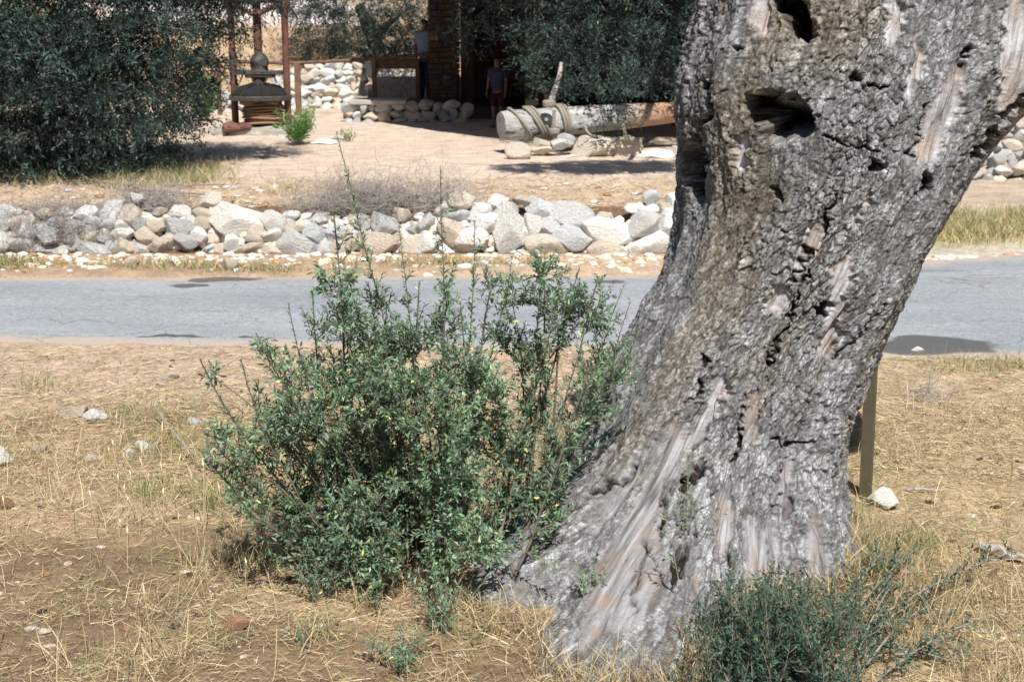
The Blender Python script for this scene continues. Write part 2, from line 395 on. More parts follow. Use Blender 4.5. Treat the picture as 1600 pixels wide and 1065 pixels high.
def mat_road():
    s = N('worn_asphalt', 0.8, 0.3)
    n1 = s.noise(0.9, 5, 0.6, None, 0, (0.4, 1.6, 1)); n2 = s.noise(60, 5, 0.7); n3 = s.noise(4, 5, 0.6, None, 0.4, (0.35, 1.5, 1))
    c = s.ramp(n1, [(0.3, (0.215, 0.238, 0.262)), (0.7, (0.305, 0.325, 0.35))])
    c = s.mix(1.0, c, s.ramp(n2, [(0.25, 0.55), (0.5, 1.0), (0.75, 1.5)]), 'MULTIPLY'); c = s.mix(1.0, c, s.ramp(s.noise(14, 6, .75), [(.3, .8), (.7, 1.2)]), 'MULTIPLY')
    c = s.mix(s.ramp(n3, [(0.62, 0.0), (0.72, 0.5)]), c, (0.17, 0.175, 0.18))
    # wet / oil stains with outlines of their own
    pos = s.n('ShaderNodeNewGeometry').outputs['Position']
    dn = s.n('ShaderNodeTexNoise'); dn.inputs['Scale'].default_value = 2.2; dn.inputs['Detail'].default_value = 5; s.l(pos, dn.inputs['Vector'])
    ad = s.n('ShaderNodeVectorMath', operation='MULTIPLY_ADD'); s.l(dn.outputs['Color'], ad.inputs[0]); ad.inputs[1].default_value = (0.9, 0.5, 0); s.l(pos, ad.inputs[2])
    tot = None
    for (u, v, w, h) in ((340, 434, 120, 12), (290, 445, 60, 8), (268, 524, 110, 5), (378, 527, 36, 3), (1465, 538, 200, 30), (1420, 544, 120, 18), (960, 440, 60, 6)):
        p = G(u, v); q = G(u + w / 2, v); r = G(u, v + h / 2)
        a, b = abs(q[0] - p[0]), max(abs(r[1] - p[1]), 0.02)
        sb = s.n('ShaderNodeVectorMath', operation='SUBTRACT'); s.l(ad.outputs[0], sb.inputs[0]); sb.inputs[1].default_value = (p[0] + .45, p[1] + .25, 0)
        ml = s.n('ShaderNodeVectorMath', operation='MULTIPLY'); s.l(sb.outputs[0], ml.inputs[0]); ml.inputs[1].default_value = (1 / a, 1 / b, 0)
        le = s.n('ShaderNodeVectorMath', operation='LENGTH'); s.l(ml.outputs[0], le.inputs[0])
        m = s.ramp(le.outputs['Value'], [(0.8, 1.0), (1.0, 0.0)]); tot = m if tot is None else s.math('MAXIMUM', tot, m)
    n5 = s.noise(1.6, 6, 0.7); rt_ = s.attr('col').outputs['Color']
    c = s.mix(s.ramp(s.math('ADD', s.math('MULTIPLY', n5, .9), rt_), [(.75, 0.), (1.15, .8)]), c, (.42, .34, .27))
    ck = s.vor(1.3, 'DISTANCE_TO_EDGE', s.scale((.6, 1.2, 1), ad.outputs[0])); c = s.mix(s.ramp(ck, [(.0, .55), (.012, 0.)]), c, (.1, .1, .1))
    c = s.mix(s.math('MULTIPLY', tot, 0.8), c, (0.06, 0.056, 0.05))
    s.col(c); s.bump(n2, 0.4, 0.006)
    s.l(s.ramp(tot, [(0.0, 0.8), (1.0, 0.45)]), s.b.inputs['Roughness']); return s.m
M_ROAD = mat_road()
def build_road():
    xs = np.linspace(-40, 40, 240); t = np.linspace(-0.12, 1.12, 24)
    X, T = np.meshgrid(xs, t, indexing='ij'); Y = near_edge(X) + T * (far_edge(X) - near_edge(X))
    Z = -0.012 + 0.02 * (1 - (2 * T - 1) ** 2) + 0.004 * fbm(X, Y, 0.0, 2, 4)
    n0, n1 = X.shape; i, j = np.meshgrid(np.arange(n0 - 1), np.arange(n1 - 1), indexing='ij')
    Q = np.stack([i * n1 + j, (i + 1) * n1 + j, (i + 1) * n1 + j + 1, i * n1 + j + 1], -1).reshape(-1, 4)
    me = mesh_np('road', np.stack([X, Y, Z], -1).reshape(-1, 3), Q); e_ = np.clip(np.abs(2 * T - 1) - .72, 0, 1).reshape(-1, 1) * 2.6; vcol(me, 'col', np.repeat(e_, 3, 1)); link('road', me, M_ROAD, kind='structure')
    # side road on the far right
    xs = np.linspace(4.6, 30, 60); t = np.linspace(0, 1, 8)
    X, T = np.meshgrid(xs, t, indexing='ij'); e = 0.12 * fbm(X * 1.3, T * 3, 0.0, 3, 6)
    Y = (17.3 - 0.03 * (X - 6)) + T * (0.2 + 1.7 * sstep(5.6, 8.5, X)) + e; Z = Hz(X, Y) + 0.012
    n0, n1 = X.shape; i, j = np.meshgrid(np.arange(n0 - 1), np.arange(n1 - 1), indexing='ij')
    Q = np.stack([i * n1 + j, (i + 1) * n1 + j, (i + 1) * n1 + j + 1, i * n1 + j + 1], -1).reshape(-1, 4)
    link('side_road', mesh_np('side_road', np.stack([X, Y, Z], -1).reshape(-1, 3), Q), M_ROAD, kind='structure')
build_road()

# ------------------------------------------------------------------ stones
def stone_mesh(seed, sub=4, planes=9, flat=0.0):
    r = np.random.default_rng(seed)
    bm = bmesh.new(); bmesh.ops.create_icosphere(bm, subdivisions=sub, radius=1.0)
    bm.verts.ensure_lookup_table(); bm.faces.ensure_lookup_table()
    V = np.array([v.co[:] for v in bm.verts]); F = np.array([[v.index for v in f.verts] for f in bm.faces]); bm.free()
    V = unit(V); ns = unit(r.normal(size=(planes + 5, 3))); d = r.uniform(0.55, 0.95, planes + 5)
    dots = V @ ns.T; rad = np.where(dots > 0.05, d / np.maximum(dots, 0.05), 9)
    k = 38.0; rr = -np.log(np.sum(np.exp(-k * np.minimum(rad, 3)), 1) + np.exp(-k * 1.15)) / k
    V = V * rr[:, None]
    V = V * (1 + 0.05 * fbm(V[:, 0] * 2.2, V[:, 1] * 2.2, V[:, 2] * 2.2, 4, seed)[:, None] + 0.02 * fbm(V[:, 0] * 9, V[:, 1] * 9, V[:, 2] * 9, 2, seed)[:, None])
    mn, mx = V.min(0), V.max(0); V = (V - (mn + mx) / 2) / ((mx - mn) / 2)
    me = mesh_np('stone', V, F, True); me.materials.append(M_STONE)
    try: me.set_sharp_from_angle(angle=math.radians(24))
    except Exception: pass
    return me
STONES = [stone_mesh(100 + i) for i in range(18)]
PEB = [stone_mesh(300 + i, 1, 7) for i in range(6)]
def block_mesh():
    bm = bmesh.new(); bmesh.ops.create_cube(bm, size=2); bmesh.ops.bevel(bm, geom=list(bm.edges), offset=.16, segments=2, affect='EDGES'); bmesh.ops.subdivide_edges(bm, edges=list(bm.edges), cuts=3, use_grid_fill=True); bmesh.ops.triangulate(bm, faces=list(bm.faces))
    V = np.array([v.co[:] for v in bm.verts]); F = np.array([[v.index for v in f.verts] for f in bm.faces]); bm.free()
    V[:, :2] *= (1 - .10 * V[:, 2:3]); V = V * (1 + .05 * fbm(V[:, 0] * 1.5, V[:, 1] * 1.5, V[:, 2] * 1.5, 4, 66)[:, None])
    me = mesh_np('stone', V, F, True); me.materials.append(M_STONE); me.set_sharp_from_angle(angle=math.radians(30)); return me
def rcol(k):
    c = STC[k]; f = rnd.uniform(0.85, 1.13); t = rnd.uniform(-0.02, 0.02)
    return (min(1, c[0] * f + t), c[1] * f, c[2] * f - t, 1)
def stone(p, size, kind='W', rot=0.0, parent=None, mesh=None, name='stone', tilt=0.15, **kw):
    o = bpy.data.objects.new(name, mesh or rnd.choice(STONES)); COL.objects.link(o)
    if parent is not None: o.parent = parent; p = np.array(p) - wloc(parent)
    o.location = tuple(p); o.scale = tuple(s_ / 2 for s_ in size)
    o.rotation_euler = (rnd.uniform(-tilt, tilt), -rot, rnd.uniform(-tilt, tilt) * 1.5)
    o.color = rcol(kind) if isinstance(kind, str) else kind
    for k, v in kw.items(): o[k] = v
    return o

WALL = [(721,314,38,25,'C',0),(713,337,38,19,'G',0),(708,362,42,40,'C',0),(779,318,28,26,'W',0),(750,330,36,23,'W',.1),(787,327,38,22,'G',.35),
(756,350,47,30,'W',.2),(737,380,48,42,'W',0),(797,360,52,72,'W',-.25),(804,400,42,14,'W',0),(833,355,30,37,'W',0),(857,354,31,28,'G',-.2),
(850,327,54,32,'G',-.1),(818,313,30,13,'C',-.2),(805,317,14,9,'O',0),(893,337,64,38,'G',-.15),(894,374,54,42,'G',-.25),(857,388,66,38,'C',-.1),
(826,404,40,26,'W',0),(948,361,70,40,'W',0),(944,339,22,14,'C',0),(946,389,60,30,'C',-.1),(1006,349,48,38,'G',0),(1004,326,50,16,'W',0),
(1019,309,25,23,'G',.1),(1038,324,20,15,'C',0),(1007,385,68,40,'W',0),(1046,351,36,48,'W',.3),(1057,323,30,40,'W',.4),(992,405,24,11,'W',0),(898,408,20,13,'W',0),
(1080,386,54,34,'W',0),(1086,350,44,36,'G',0),(1085,322,36,26,'W',0),(1128,384,50,38,'C',0),(1126,348,44,34,'W',0),(1172,386,46,34,'G',0),(1168,354,46,34,'W',0),(1124,322,34,22,'G',0),(1215,386,44,34,'W',0),(1210,356,46,30,'G',0),(1256,390,46,32,'C',0),(1252,364,40,26,'W',0),(1300,394,50,32,'W',0),(1296,370,40,22,'G',0),(1342,398,44,28,'G',0),
(602,351,40,36,'D',0),(688,329,23,23,'W',.1),(662,352,33,33,'D',.1),(668,381,38,34,'W',-.2),(588,383,62,38,'C',0),(618,368,22,20,'C',0),(552,376,28,30,'C',0),(640,388,28,30,'C',0),(628,336,26,20,'C',0),
(529,362,34,24,'G',0),(530,388,34,24,'C',0),(566,352,26,22,'D',0),(645,358,18,20,'D',0),(560,400,26,12,'W',0),
(330,313,34,24,'C',.1),(372,343,80,48,'W',-.05),(322,334,36,18,'C',0),(430,344,38,28,'W',0),(456,338,25,16,'W',-.1),(420,367,38,19,'W',0),
(463,355,34,16,'C',-.2),(464,381,66,38,'D',-.15),(493,366,38,28,'D',-.2),(500,342,24,17,'G',0),(507,388,30,20,'W',0),(486,396,26,15,'W',0),(398,366,30,28,'C',0),
(316,348,27,19,'C',.2),(310,366,25,26,'W',.4),(331,372,26,20,'C',0),(363,381,24,25,'W',-.4),(327,388,22,16,'G',0),(388,388,44,24,'C',0),(345,390,18,18,'C',0),(428,392,34,18,'C',0),
(16,330,38,20,'G',0),(20,349,40,22,'C',0),(45,342,24,20,'W',-.4),(42,362,28,26,'W',0),(74,367,38,34,'D',-.2),(6,364,34,22,'W',-.3),(28,380,46,25,'G',-.15),
(10,393,32,22,'D',-.3),(68,389,42,18,'D',0),(134,333,36,21,'W',.15),(150,320,23,14,'C',0),(181,326,30,29,'G',.4),(204,336,30,30,'C',-.1),(214,310,22,15,'G',0),
(278,331,36,19,'W',0),(143,350,33,24,'G',0),(168,342,36,30,'G',.2),(118,356,38,18,'D',0),(140,369,32,26,'C',0),(106,369,28,26,'D',0),(193,354,23,18,'W',-.2),
(168,373,25,22,'D',0),(192,367,32,19,'W',0),(218,352,30,25,'D',.3),(240,353,36,20,'C',-.1),(231,370,32,28,'C',-.2),(281,357,48,31,'D',0),(256,380,52,34,'C',0),
(293,377,36,28,'D',-.4),(118,380,24,30,'W',.5),(175,386,18,22,'D',0),(196,386,28,30,'C',0),(223,388,30,24,'W',0),(148,393,50,30,'G',0),(97,394,22,20,'W',0),
(36,402,22,10,'W',0),(262,347,22,14,'C',0),(298,345,18,16,'G',0),(88,347,24,16,'G',0),(250,330,22,12,'C',0),(100,333,26,16,'G',0),(70,333,22,14,'C',0)]
w1 = empty('stone_wall', (0, WALL_Y, 0), 'low dry stone wall of pale boulders along the far side of the asphalt road', 'stone wall', 'dry stone walls')
for (u, v, w, h, k, r) in WALL:
    z0 = P(u, v, WALL_Y)[2]; y = WALL_Y + 0.02 + 0.3 * max(0, z0) + rnd.uniform(-.03, .03); p = P(u, v, y); m = mpp(y)
    dp = max(min(w, h) * 1.05, 0.6 * max(w, h)) * m
    stone(p, (w * m * 1.2, dp, h * m * 1.24), k, r, w1)
# beyond the left edge the wall goes on
for i in range(46):
    x = -5.7 - (i % 23) * 0.27 + rnd.uniform(-.05, .05); z = 0.1 + 0.26 * (i // 23) + rnd.uniform(-.04, .04)
    stone((x, WALL_Y + 0.3 * z, z), (rnd.uniform(.26, .42), .3, rnd.uniform(.2, .32)), rnd.choice('WGCD'), rnd.uniform(-.3, .3), w1)
# small filling stones, joined
def fill_stones(name, n, fx, mats=None, parent=None, **kw):
    b = MB()
    protos = []
    for me in PEB:
        V = np.zeros(len(me.vertices) * 3); me.vertices.foreach_get('co', V); protos.append((V.reshape(-1, 3), np.array([p.vertices[:] for p in me.polygons])))
    for i in range(n):
        p, s_, c = fx(i); V, F = protos[i % len(protos)]
        R = rotz(rnd.uniform(0, 6.3)) @ rotx(rnd.uniform(-.6, .6))
        b.add(np.asarray(p) + (V @ R.T) * np.array(s_), None, F, np.tile(c, (len(V), 1)))
    return b.build(name, M_PEB, parent, False, kind='stuff', **kw)
def mat_peb():
    s = N('pebble', 0.9, 0.2); a = s.attr('col').outputs['Color']; n = s.noise(30, 5, 0.6)
    s.col(s.mix(1.0, a, s.ramp(n, [(0.3, 0.75), (0.7, 1.1)]), 'MULTIPLY')); s.bump(n, 0.5, 0.02); return s.m
M_PEB = mat_peb()
def f_fill(i):
    x = rnd.uniform(-5.8, 3.4); z = rnd.uniform(0.0, 0.4); s_ = rnd.uniform(.025, .07)
    return (x, WALL_Y + .06 + .3 * z, z), (s_ * 1.3, s_, s_), rcol(rnd.choice('CCGDW'))[:3]
fill_stones('filling_stone', 800, f_fill, None, w1)
def f_verge(i):
    x = rnd.uniform(-7, 6.5); y = 14.62 - abs(rnd.gauss(0, 0.45))
    if y < float(far_edge(x)) - .05: y = rnd.uniform(float(far_edge(x)), 14.6)
    s_ = rnd.choice([.012, .015, .02, .03, .045]) * rnd.uniform(.8, 1.2)
    return (x, y, hz(x, y) + s_ * .15), (s_ * 1.4, s_, s_ * .7), tuple(.85 * q for q in rcol(rnd.choice('CCCWGO'))[:3])
o = fill_stones('verge_rubble', 900, f_verge); o['label'] = 'scattered pale rubble and gravel along the verge below the stone wall'; o['category'] = 'rubble'
def f_terr(i):
    x = rnd.uniform(-7, 3); y = rnd.uniform(15.1, 16.6)
    s_ = rnd.choice([.01, .015, .022, .035]) * rnd.uniform(.8, 1.3)
    return (x, y, hz(x, y) + s_ * .3), (s_ * 1.4, s_, s_ * .7), tuple(.68 * q for q in rcol(rnd.choice('CCGWO'))[:3])
o = fill_stones('terrace_rubble', 230, f_terr); o['label'] = 'small stones strewn over the dry earth just behind the stone wall'; o['category'] = 'rubble'
def f_fore(i):
    p = G(rnd.uniform(-60, 1660), 545 + 500 * rnd.random() ** 1.6); x, y = p[0], p[1]
    s_ = rnd.choice([.005, .007, .010, .014]) * rnd.uniform(.8, 1.4)
    return (x, y, hz(x, y) + s_ * .2), (s_ * 1.5, s_, s_ * .7), tuple(.62 * q for q in rcol(rnd.choice('CCOCBB'))[:3])
o = fill_stones('foreground_gravel', 1100, f_fore); o['label'] = 'gravel and earth crumbs scattered over the dry ground in the foreground'; o['category'] = 'gravel'

# loose rocks one can point to
ROCKS = [(150,651,36,22,'W','white rounded rock half buried left of the bush, right of a flat pale rock'),
(112,645,40,18,'C','flat pale rock beside the white rounded rock left of the bush'),
(223,697,24,18,'W','small white stone left of the bush, upper one of a close pair'),
(200,709,20,16,'W','small pinkish white stone left of the bush, lower one of a close pair'),
(-2,715,34,34,'W','grey white rock cut by the left edge of the picture'),
(8,787,26,20,'O','reddish brown rock at the left edge below the white rock'),
(145,717,26,14,'C','low pinkish stone lying in brown soil left of the bush'),
(265,587,30,12,'C','flat tan stone on the dry verge near the road, left of the bush'),
(303,659,24,10,'W','small pale stone near the left tips of the bush'),
(370,975,42,26,'O','flat reddish stone in straw below the left side of the bush'),
(1383,781,48,34,'W','cracked whitish rock at the foot of the brown post'),
(1432,549,22,14,'W','small cream rock at the edge of the road beside the wet patch'),
(1475,337,28,26,'W','pale rock standing in grass just right of the big trunk'),
(360,413,27,19,'C','brownish loose rock lying on the verge below the wall'),
(205,409,28,15,'C','flat brown rock on the verge below the left part of the wall'),
(810,237,42,27,'C','rounded pale rock on the ground under the left end of the beam'),
(740,885,30,20,'C','small grey brown stone at the foot of the trunk beside the left root'),
(60,700,22,12,'C','small dull stone in soil near the left edge')]
for (u, v, w, h, k, lab) in ROCKS:
    p = GT(u, v + h * .45); m = mpp(p[1], p[2]); s_ = (w * m * 1.05, w * m * .8, h * m * 1.15)
    o = stone(np.array(p) + np.array([0, s_[1] * .3, s_[2] * .36]), s_, k, 0, None, None, 'rock', .1, label=lab, category='rock', group='loose rocks on the ground')

# ------------------------------------------------------------------ the old olive tree
FOOT = np.array([[-180, .72], [-130, .75], [-95, .80], [-68, 1.02], [-58, 1.3], [-45, 1.42], [-32, 1.36], [-20, 1.72], [-8, 1.7], [2, 1.25], [11, 1.02], [22, .96], [34, 1.06], [52, .92], [75, .80], [95, .76], [130, .72], [180, .72]], float)
EL = np.array([[-160, 1115], [-60, 1112], [0, 1105], [50, 1092], [100, 1072], [170, 1063], [230, 1070], [290, 1068], [340, 1056], [400, 1040], [450, 1020], [500, 990], [550, 967], [600, 948], [650, 926], [700, 903], [750, 873], [800, 840], [845, 800], [900, 770]], float)
ER = np.array([[-160, 1705], [-60, 1690], [0, 1680], [60, 1660], [120, 1640], [170, 1600], [200, 1563], [250, 1512], [310, 1480], [370, 1450], [420, 1430], [470, 1402], [530, 1375], [580, 1352], [640, 1328], [700, 1310], [750, 1298], [800, 1292], [845, 1292], [900, 1298]], float)
def build_olive():
    TX, TY = 0.79, 6.15
    root = empty('old_olive_tree', (TX, TY, 0), 'huge old olive tree with leaning grey trunk, flaky bark and deep hollows in the foreground', 'tree')
    nz, nf = 720, 530
    zs = np.concatenate([np.linspace(-0.18, 0.0, 20, endpoint=False), np.linspace(0.0, 2.7, nz - 60, endpoint=False), np.linspace(2.7, 3.3, 40)])
    nz = len(zs)
    s = np.linspace(-1, 1, nf); ph = np.pi * np.sign(s) * np.abs(s) ** 1.32
    Z, PH = np.meshgrid(zs, ph, indexing='ij')
    yc = 6.15 + 0.08 * np.clip(zs, 0, 3)
    vv = np.array([proj(0, y_, z_)[1] for y_, z_ in zip(yc, zs)])
    ul = np.interp(vv, EL[:, 0], EL[:, 1]); uf = np.interp(vv, ER[:, 0], ER[:, 1]); ur = np.minimum(uf, np.interp(vv, [-160, 0, 170, 250, 310, 320], [1600, 1562, 1528, 1500, 1480, 2000]))
    kk = np.exp(-np.linspace(-2.5, 2.5, 61) ** 2 / 2); kk /= kk.sum()
    ul = np.convolve(np.pad(ul, 30, mode='edge'), kk, 'valid'); ur = np.convolve(np.pad(ur, 30, mode='edge'), kk, 'valid'); uf = np.convolve(np.pad(uf, 30, mode='edge'), kk, 'valid')
    zc = yc * CP + (CAMZ - zs) * SP
    xl = (ul - CU) / FPX * zc; xr = (ur - CU) / FPX * zc
    xc, a = (xl + xr) / 2, (xr - xl) / 2 * 0.985
    b = np.minimum(a * 0.86, 0.66 + 0 * a)
    # shape
    sn, cs = np.sin(PH), np.cos(PH)
    A = a[:, None]; B = b[:, None]
    pw = 2.2
    re = (np.abs(sn / A) ** pw + np.abs(cs / B) ** pw) ** (-1 / pw)
    tab = FOOT
    deg = np.degrees(PH); R0 = np.interp(deg, tab[:, 0], tab[:, 1]); R0 = R0 + 0.16 * fbm(PH * 5, Z * 2, 0.0, 4, 5)
    w = np.clip(1 - Z / 0.72, 0, 1.3) ** 2.3
    r = re * (1 - np.clip(w, 0, 1)) + R0 * np.clip(w, 0, 1) + np.clip(-Z, 0, 1) * .5
    r = r + np.clip((uf - ur) / FPX * zc, 0, 1)[:, None] * sstep(35, 88, deg) * sstep(178, 120, deg)
    # buttress ridges climb from the roots
    rid = 0.03 * fbm(PH * 7, Z * 2.5, 3.0, 3, 44) + np.exp(-((deg + 20 + 22 * Z) / 14) ** 2) * 0.10 + np.exp(-((deg + 52 - 4 * Z) / 12) ** 2) * 0.07 - np.exp(-((deg + 2 + 6 * Z) / 9) ** 2) * 0.06 + np.exp(-((deg - 36 - 10 * Z) / 14) ** 2) * 0.05
    r = r + rid * sstep(1.5, 0.1, Z) * sstep(-.2, .3, Z)
    C0 = xc[:, None]
    def pos(rr): return np.stack([C0 + rr * sn, yc[:, None] - rr * cs, Z], -1)
    X0 = pos(r)
    # lumps and fluting
    lump = 0.055 * fbm(X0[..., 0] * 1.9, X0[..., 1] * 1.9, Z * 1.5, 3, 13)
    fl = 0.035 * (1 - np.abs(fbm(PH * 2.6, Z * 0.9, 4.0, 3, 23)) * 2.2) + 0.022 * fbm(PH * 6, Z * 1.3, 1.0, 3, 29)
    r1 = r + lump * sstep(-.1, .4, Z) + fl
    X1 = pos(r1)
    gz = np.gradient(X1, axis=0); gp = np.gradient(X1, axis=1); Nn = unit(np.cross(gp, gz))
    outv = np.stack([sn, -cs, 0 * sn], -1); sg = np.sign((Nn * outv).sum(-1, keepdims=True)); Nn = Nn * sg
    U, Vp = proj(X1[..., 0], X1[..., 1], X1[..., 2]); front = (np.abs(deg) < 100)
    wu = U + 14 * fbm(U / 22, Vp / 22, 0.0, 3, 51) + 5 * fbm(U / 6, Vp / 6, 0.0, 2, 52); wv = Vp + 14 * fbm(U / 22, Vp / 22, 7.0, 3, 53) + 4 * fbm(U / 6, Vp / 6, 5.0, 2, 54)
    def ell(u, v, ru, rv, ang=0.0, soft=0.35):
        c_, s_ = math.cos(ang), math.sin(ang); du, dv = wu - u, wv - v
        d = np.sqrt(((du * c_ + dv * s_) / ru) ** 2 + ((-du * s_ + dv * c_) / rv) ** 2)
        return sstep(1 + soft, 1 - soft, d) * front
    def line(pts, wd):
        best = np.full(U.shape, 1e9)
        for (a0, a1), (b0, b1) in zip(pts[:-1], pts[1:]):
            dx, dy = b0 - a0, b1 - a1; t = np.clip(((wu - a0) * dx + (wv - a1) * dy) / (dx * dx + dy * dy), 0, 1)
            best = np.minimum(best, np.hypot(wu - a0 - t * dx, wv - a1 - t * dy))
        return sstep(wd * 1.4, wd * 0.4, best) * front
    disp = np.zeros(U.shape)
    bare = np.zeros(U.shape)
    for e in [(1468,190,24,78,.42),(1432,108,11,48,.15),(1158,240,12,32,.1),(1312,450,17,55,.3),(1216,468,14,24,0),(1262,382,16,40,.4),
              (1172,655,16,45,.25),(1230,760,10,60,.12),(1192,850,30,60,0),(1275,860,18,60,0),(1590,80,26,110,.05),(1190,20,18,30,.2),(1400,30,14,40,0),(1300,520,10,40,.3),
              (1000,790,52,100,.42),(965,880,60,90,.3),(1040,700,26,60,.5),(1005,930,50,90,.1),(840,940,42,60,.8),(960,1010,70,60,.2),(1075,900,18,40,0),(850,1010,50,30,.3),(1130,810,14,50,.1),(1345,330,8,26,.4)]:
        bare = np.maximum(bare, ell(*e))
    bare = np.maximum(bare, line([(1128,600),(1105,640),(1085,680),(1050,700),(1020,745)], 13))
    bare = np.maximum(bare, sstep(0.30, 0.5, fbm(PH * 3.2, Z * 1.5, 9.0, 4, 61)) * 0.8 * sstep(1.0, .3, Z))
    bare = np.clip(bare - .9 * sstep(-.02, .35, fbm(PH * 7, Z * 4.5, 1.0, 4, 63)) * sstep(1.1, .3, Z), 0, 1)
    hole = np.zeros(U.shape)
    for (u, v, ru, rv, an, dep) in [(1226,184,42,32,.5,.42),(1190,166,24,26,0,.26),(1243,22,20,44,-.5,.26),(1084,262,17,46,0,.16),(1372,266,11,9,.3,.05),(1213,300,8,11,0,.05),(1291,484,9,12,.5,.04),(1449,283,7,22,.15,.07),  # hollow nearest the top is a shadow put into the shape
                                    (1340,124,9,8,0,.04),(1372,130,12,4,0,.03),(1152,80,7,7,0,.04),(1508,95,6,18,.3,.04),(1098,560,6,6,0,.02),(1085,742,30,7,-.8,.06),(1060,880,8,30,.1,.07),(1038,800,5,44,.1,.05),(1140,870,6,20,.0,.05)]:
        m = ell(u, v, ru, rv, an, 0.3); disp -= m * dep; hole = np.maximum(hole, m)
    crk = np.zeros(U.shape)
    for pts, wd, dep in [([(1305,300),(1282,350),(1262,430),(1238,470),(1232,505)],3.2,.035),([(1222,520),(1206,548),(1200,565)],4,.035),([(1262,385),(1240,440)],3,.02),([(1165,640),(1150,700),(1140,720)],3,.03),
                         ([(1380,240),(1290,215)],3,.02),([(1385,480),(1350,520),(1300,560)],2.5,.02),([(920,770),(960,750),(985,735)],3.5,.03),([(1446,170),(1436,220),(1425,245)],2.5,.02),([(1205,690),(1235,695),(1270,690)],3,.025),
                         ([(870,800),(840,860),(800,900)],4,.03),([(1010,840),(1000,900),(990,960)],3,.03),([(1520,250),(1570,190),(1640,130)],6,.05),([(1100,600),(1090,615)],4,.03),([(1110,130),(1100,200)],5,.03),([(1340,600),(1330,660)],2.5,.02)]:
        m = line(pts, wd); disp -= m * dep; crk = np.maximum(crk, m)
    bk = 1 - np.clip(bare, 0, 1)
    # flaky plates
    p1 = PH * 0.62 + 0.02 * fbm(PH * 9, Z * 9, 0.0, 3, 71); p2 = Z * 0.74 + 0.02 * fbm(PH * 9, Z * 9, 5.0, 3, 72) - 0.2 * PH * .3
    f1, f2, cid, dx, dy = voro(p1 / 0.028, p2 / 0.050, 81)
    edge = sstep(0.20, 0.02, f2 - f1)
    g1, g2, cid2, ex, ey = voro(p1 / 0.0125, p2 / 0.019, 83)
    e2 = sstep(0.25, 0.03, g2 - g1)
    tilt = (np.sin(cid * 40) * dx + np.cos(cid * 63) * dy)
    ro = 0.55 + 0.75 * sstep(-.3, .4, fbm(PH * 2, Z * 1.6, 2.0, 3, 91))
    pl = ro * (0.006 * (cid - .5) + 0.008 * tilt - 0.005 * edge) + ro * (0.004 * (cid2 - .5) - 0.003 * e2 + 0.005 * (np.sin(cid2 * 50) * ex + np.cos(cid2 * 71) * ey))
    disp = disp + bk * pl * (1 - .5 * hole) + 0.013 * fbm(PH * 8, Z * 5, 3.0, 3, 93, .5) * bk
    grain = fbm(PH * 26, Z * 3.2, 0.0, 4, 95, .6)
    disp = disp + (1 - bk) * (0.016 * grain - 0.022) + (1 - bk) * .02 * fbm(PH * 10, Z * 6, 8.0, 3, 64)
    X2 = X1 + Nn * disp[..., None]
    brown = sstep(0.0, .5, fbm(PH * 1.6, Z * 1.0, 0.0, 4, 97) + 0.45 * sstep(5, -55, deg) * sstep(.15, .7, Z) - .22)
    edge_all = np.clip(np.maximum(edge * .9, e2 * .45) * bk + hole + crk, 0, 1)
    cidm = 0.55 * cid + 0.45 * cid2
    gl = fbm(PH * 30, Z * 2.0, 0.0, 3, 98, .65); gcr = sstep(0.045, 0.0, np.abs(fbm(PH * 9 + .5 * fbm(PH * 3, Z * 2, 0.0, 2, 3), Z * 0.9, 2.0, 3, 99))) * sstep(1.6, .5, Z)
    X2 = X2 - Nn * (gcr * .012 * (1 - bk))[..., None]
    n0, n1 = U.shape
    i, j = np.meshgrid(np.arange(n0 - 1), np.arange(n1 - 1), indexing='ij')
    Q = np.stack([i * n1 + j, i * n1 + j + 1, (i + 1) * n1 + j + 1, (i + 1) * n1 + j], -1).reshape(-1, 4)
    V = X2.reshape(-1, 3) - np.array([TX, TY, 0])
    top = len(V); V = np.concatenate([V, [V[-n1:].mean(0) + np.array([0, 0, .08])]])
    T = np.stack([np.arange(n1 - 1) + top - n1, np.arange(n1 - 1) + top - n1 + 1, np.full(n1 - 1, top)], 1)
    me = mesh_np('trunk', V, [Q, T])
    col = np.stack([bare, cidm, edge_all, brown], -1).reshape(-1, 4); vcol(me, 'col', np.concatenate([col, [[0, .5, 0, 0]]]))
    g2c = np.stack([.5 + .5 * gl, gcr, fbm(PH * 2.5, Z * 1.2, 6.0, 3, 12) * .5 + .5], -1).reshape(-1, 3); vcol(me, 'grain', np.concatenate([g2c, [[.5, 0, .5]]]))
    arc = np.concatenate([np.zeros((1, n1)), np.cumsum(np.linalg.norm(np.diff(X1, axis=0), axis=2), 0)])
    gc = np.stack([PH * .6, arc - arc[200], 0 * arc], -1).reshape(-1, 3)
    ga_ = me.attributes.new('flow', 'FLOAT_VECTOR', 'POINT'); ga_.data.foreach_set('vector', np.concatenate([gc, [[0, 0, 0]]]).astype(np.float32).ravel())
    sm = N('olive_bark', 0.82, 0.22); flow = sm.attr('flow').outputs['Vector']; ga = sm.n('ShaderNodeSeparateColor'); sm.l(sm.attr('grain').outputs['Color'], ga.inputs[0])
    at = sm.attr('col'); sp = sm.n('ShaderNodeSeparateColor'); sm.l(at.outputs['Color'], sp.inputs[0])
    bareo, cido, edo, bro = sp.outputs[0], sp.outputs[1], sp.outputs[2], at.outputs['Alpha']
    c = sm.ramp(cido, [(0.1, (0.18, 0.183, 0.185)), (0.40, (0.275, 0.288, 0.298)), (0.64, (0.39, 0.41, 0.43)), (0.88, (0.50, 0.525, 0.55))])
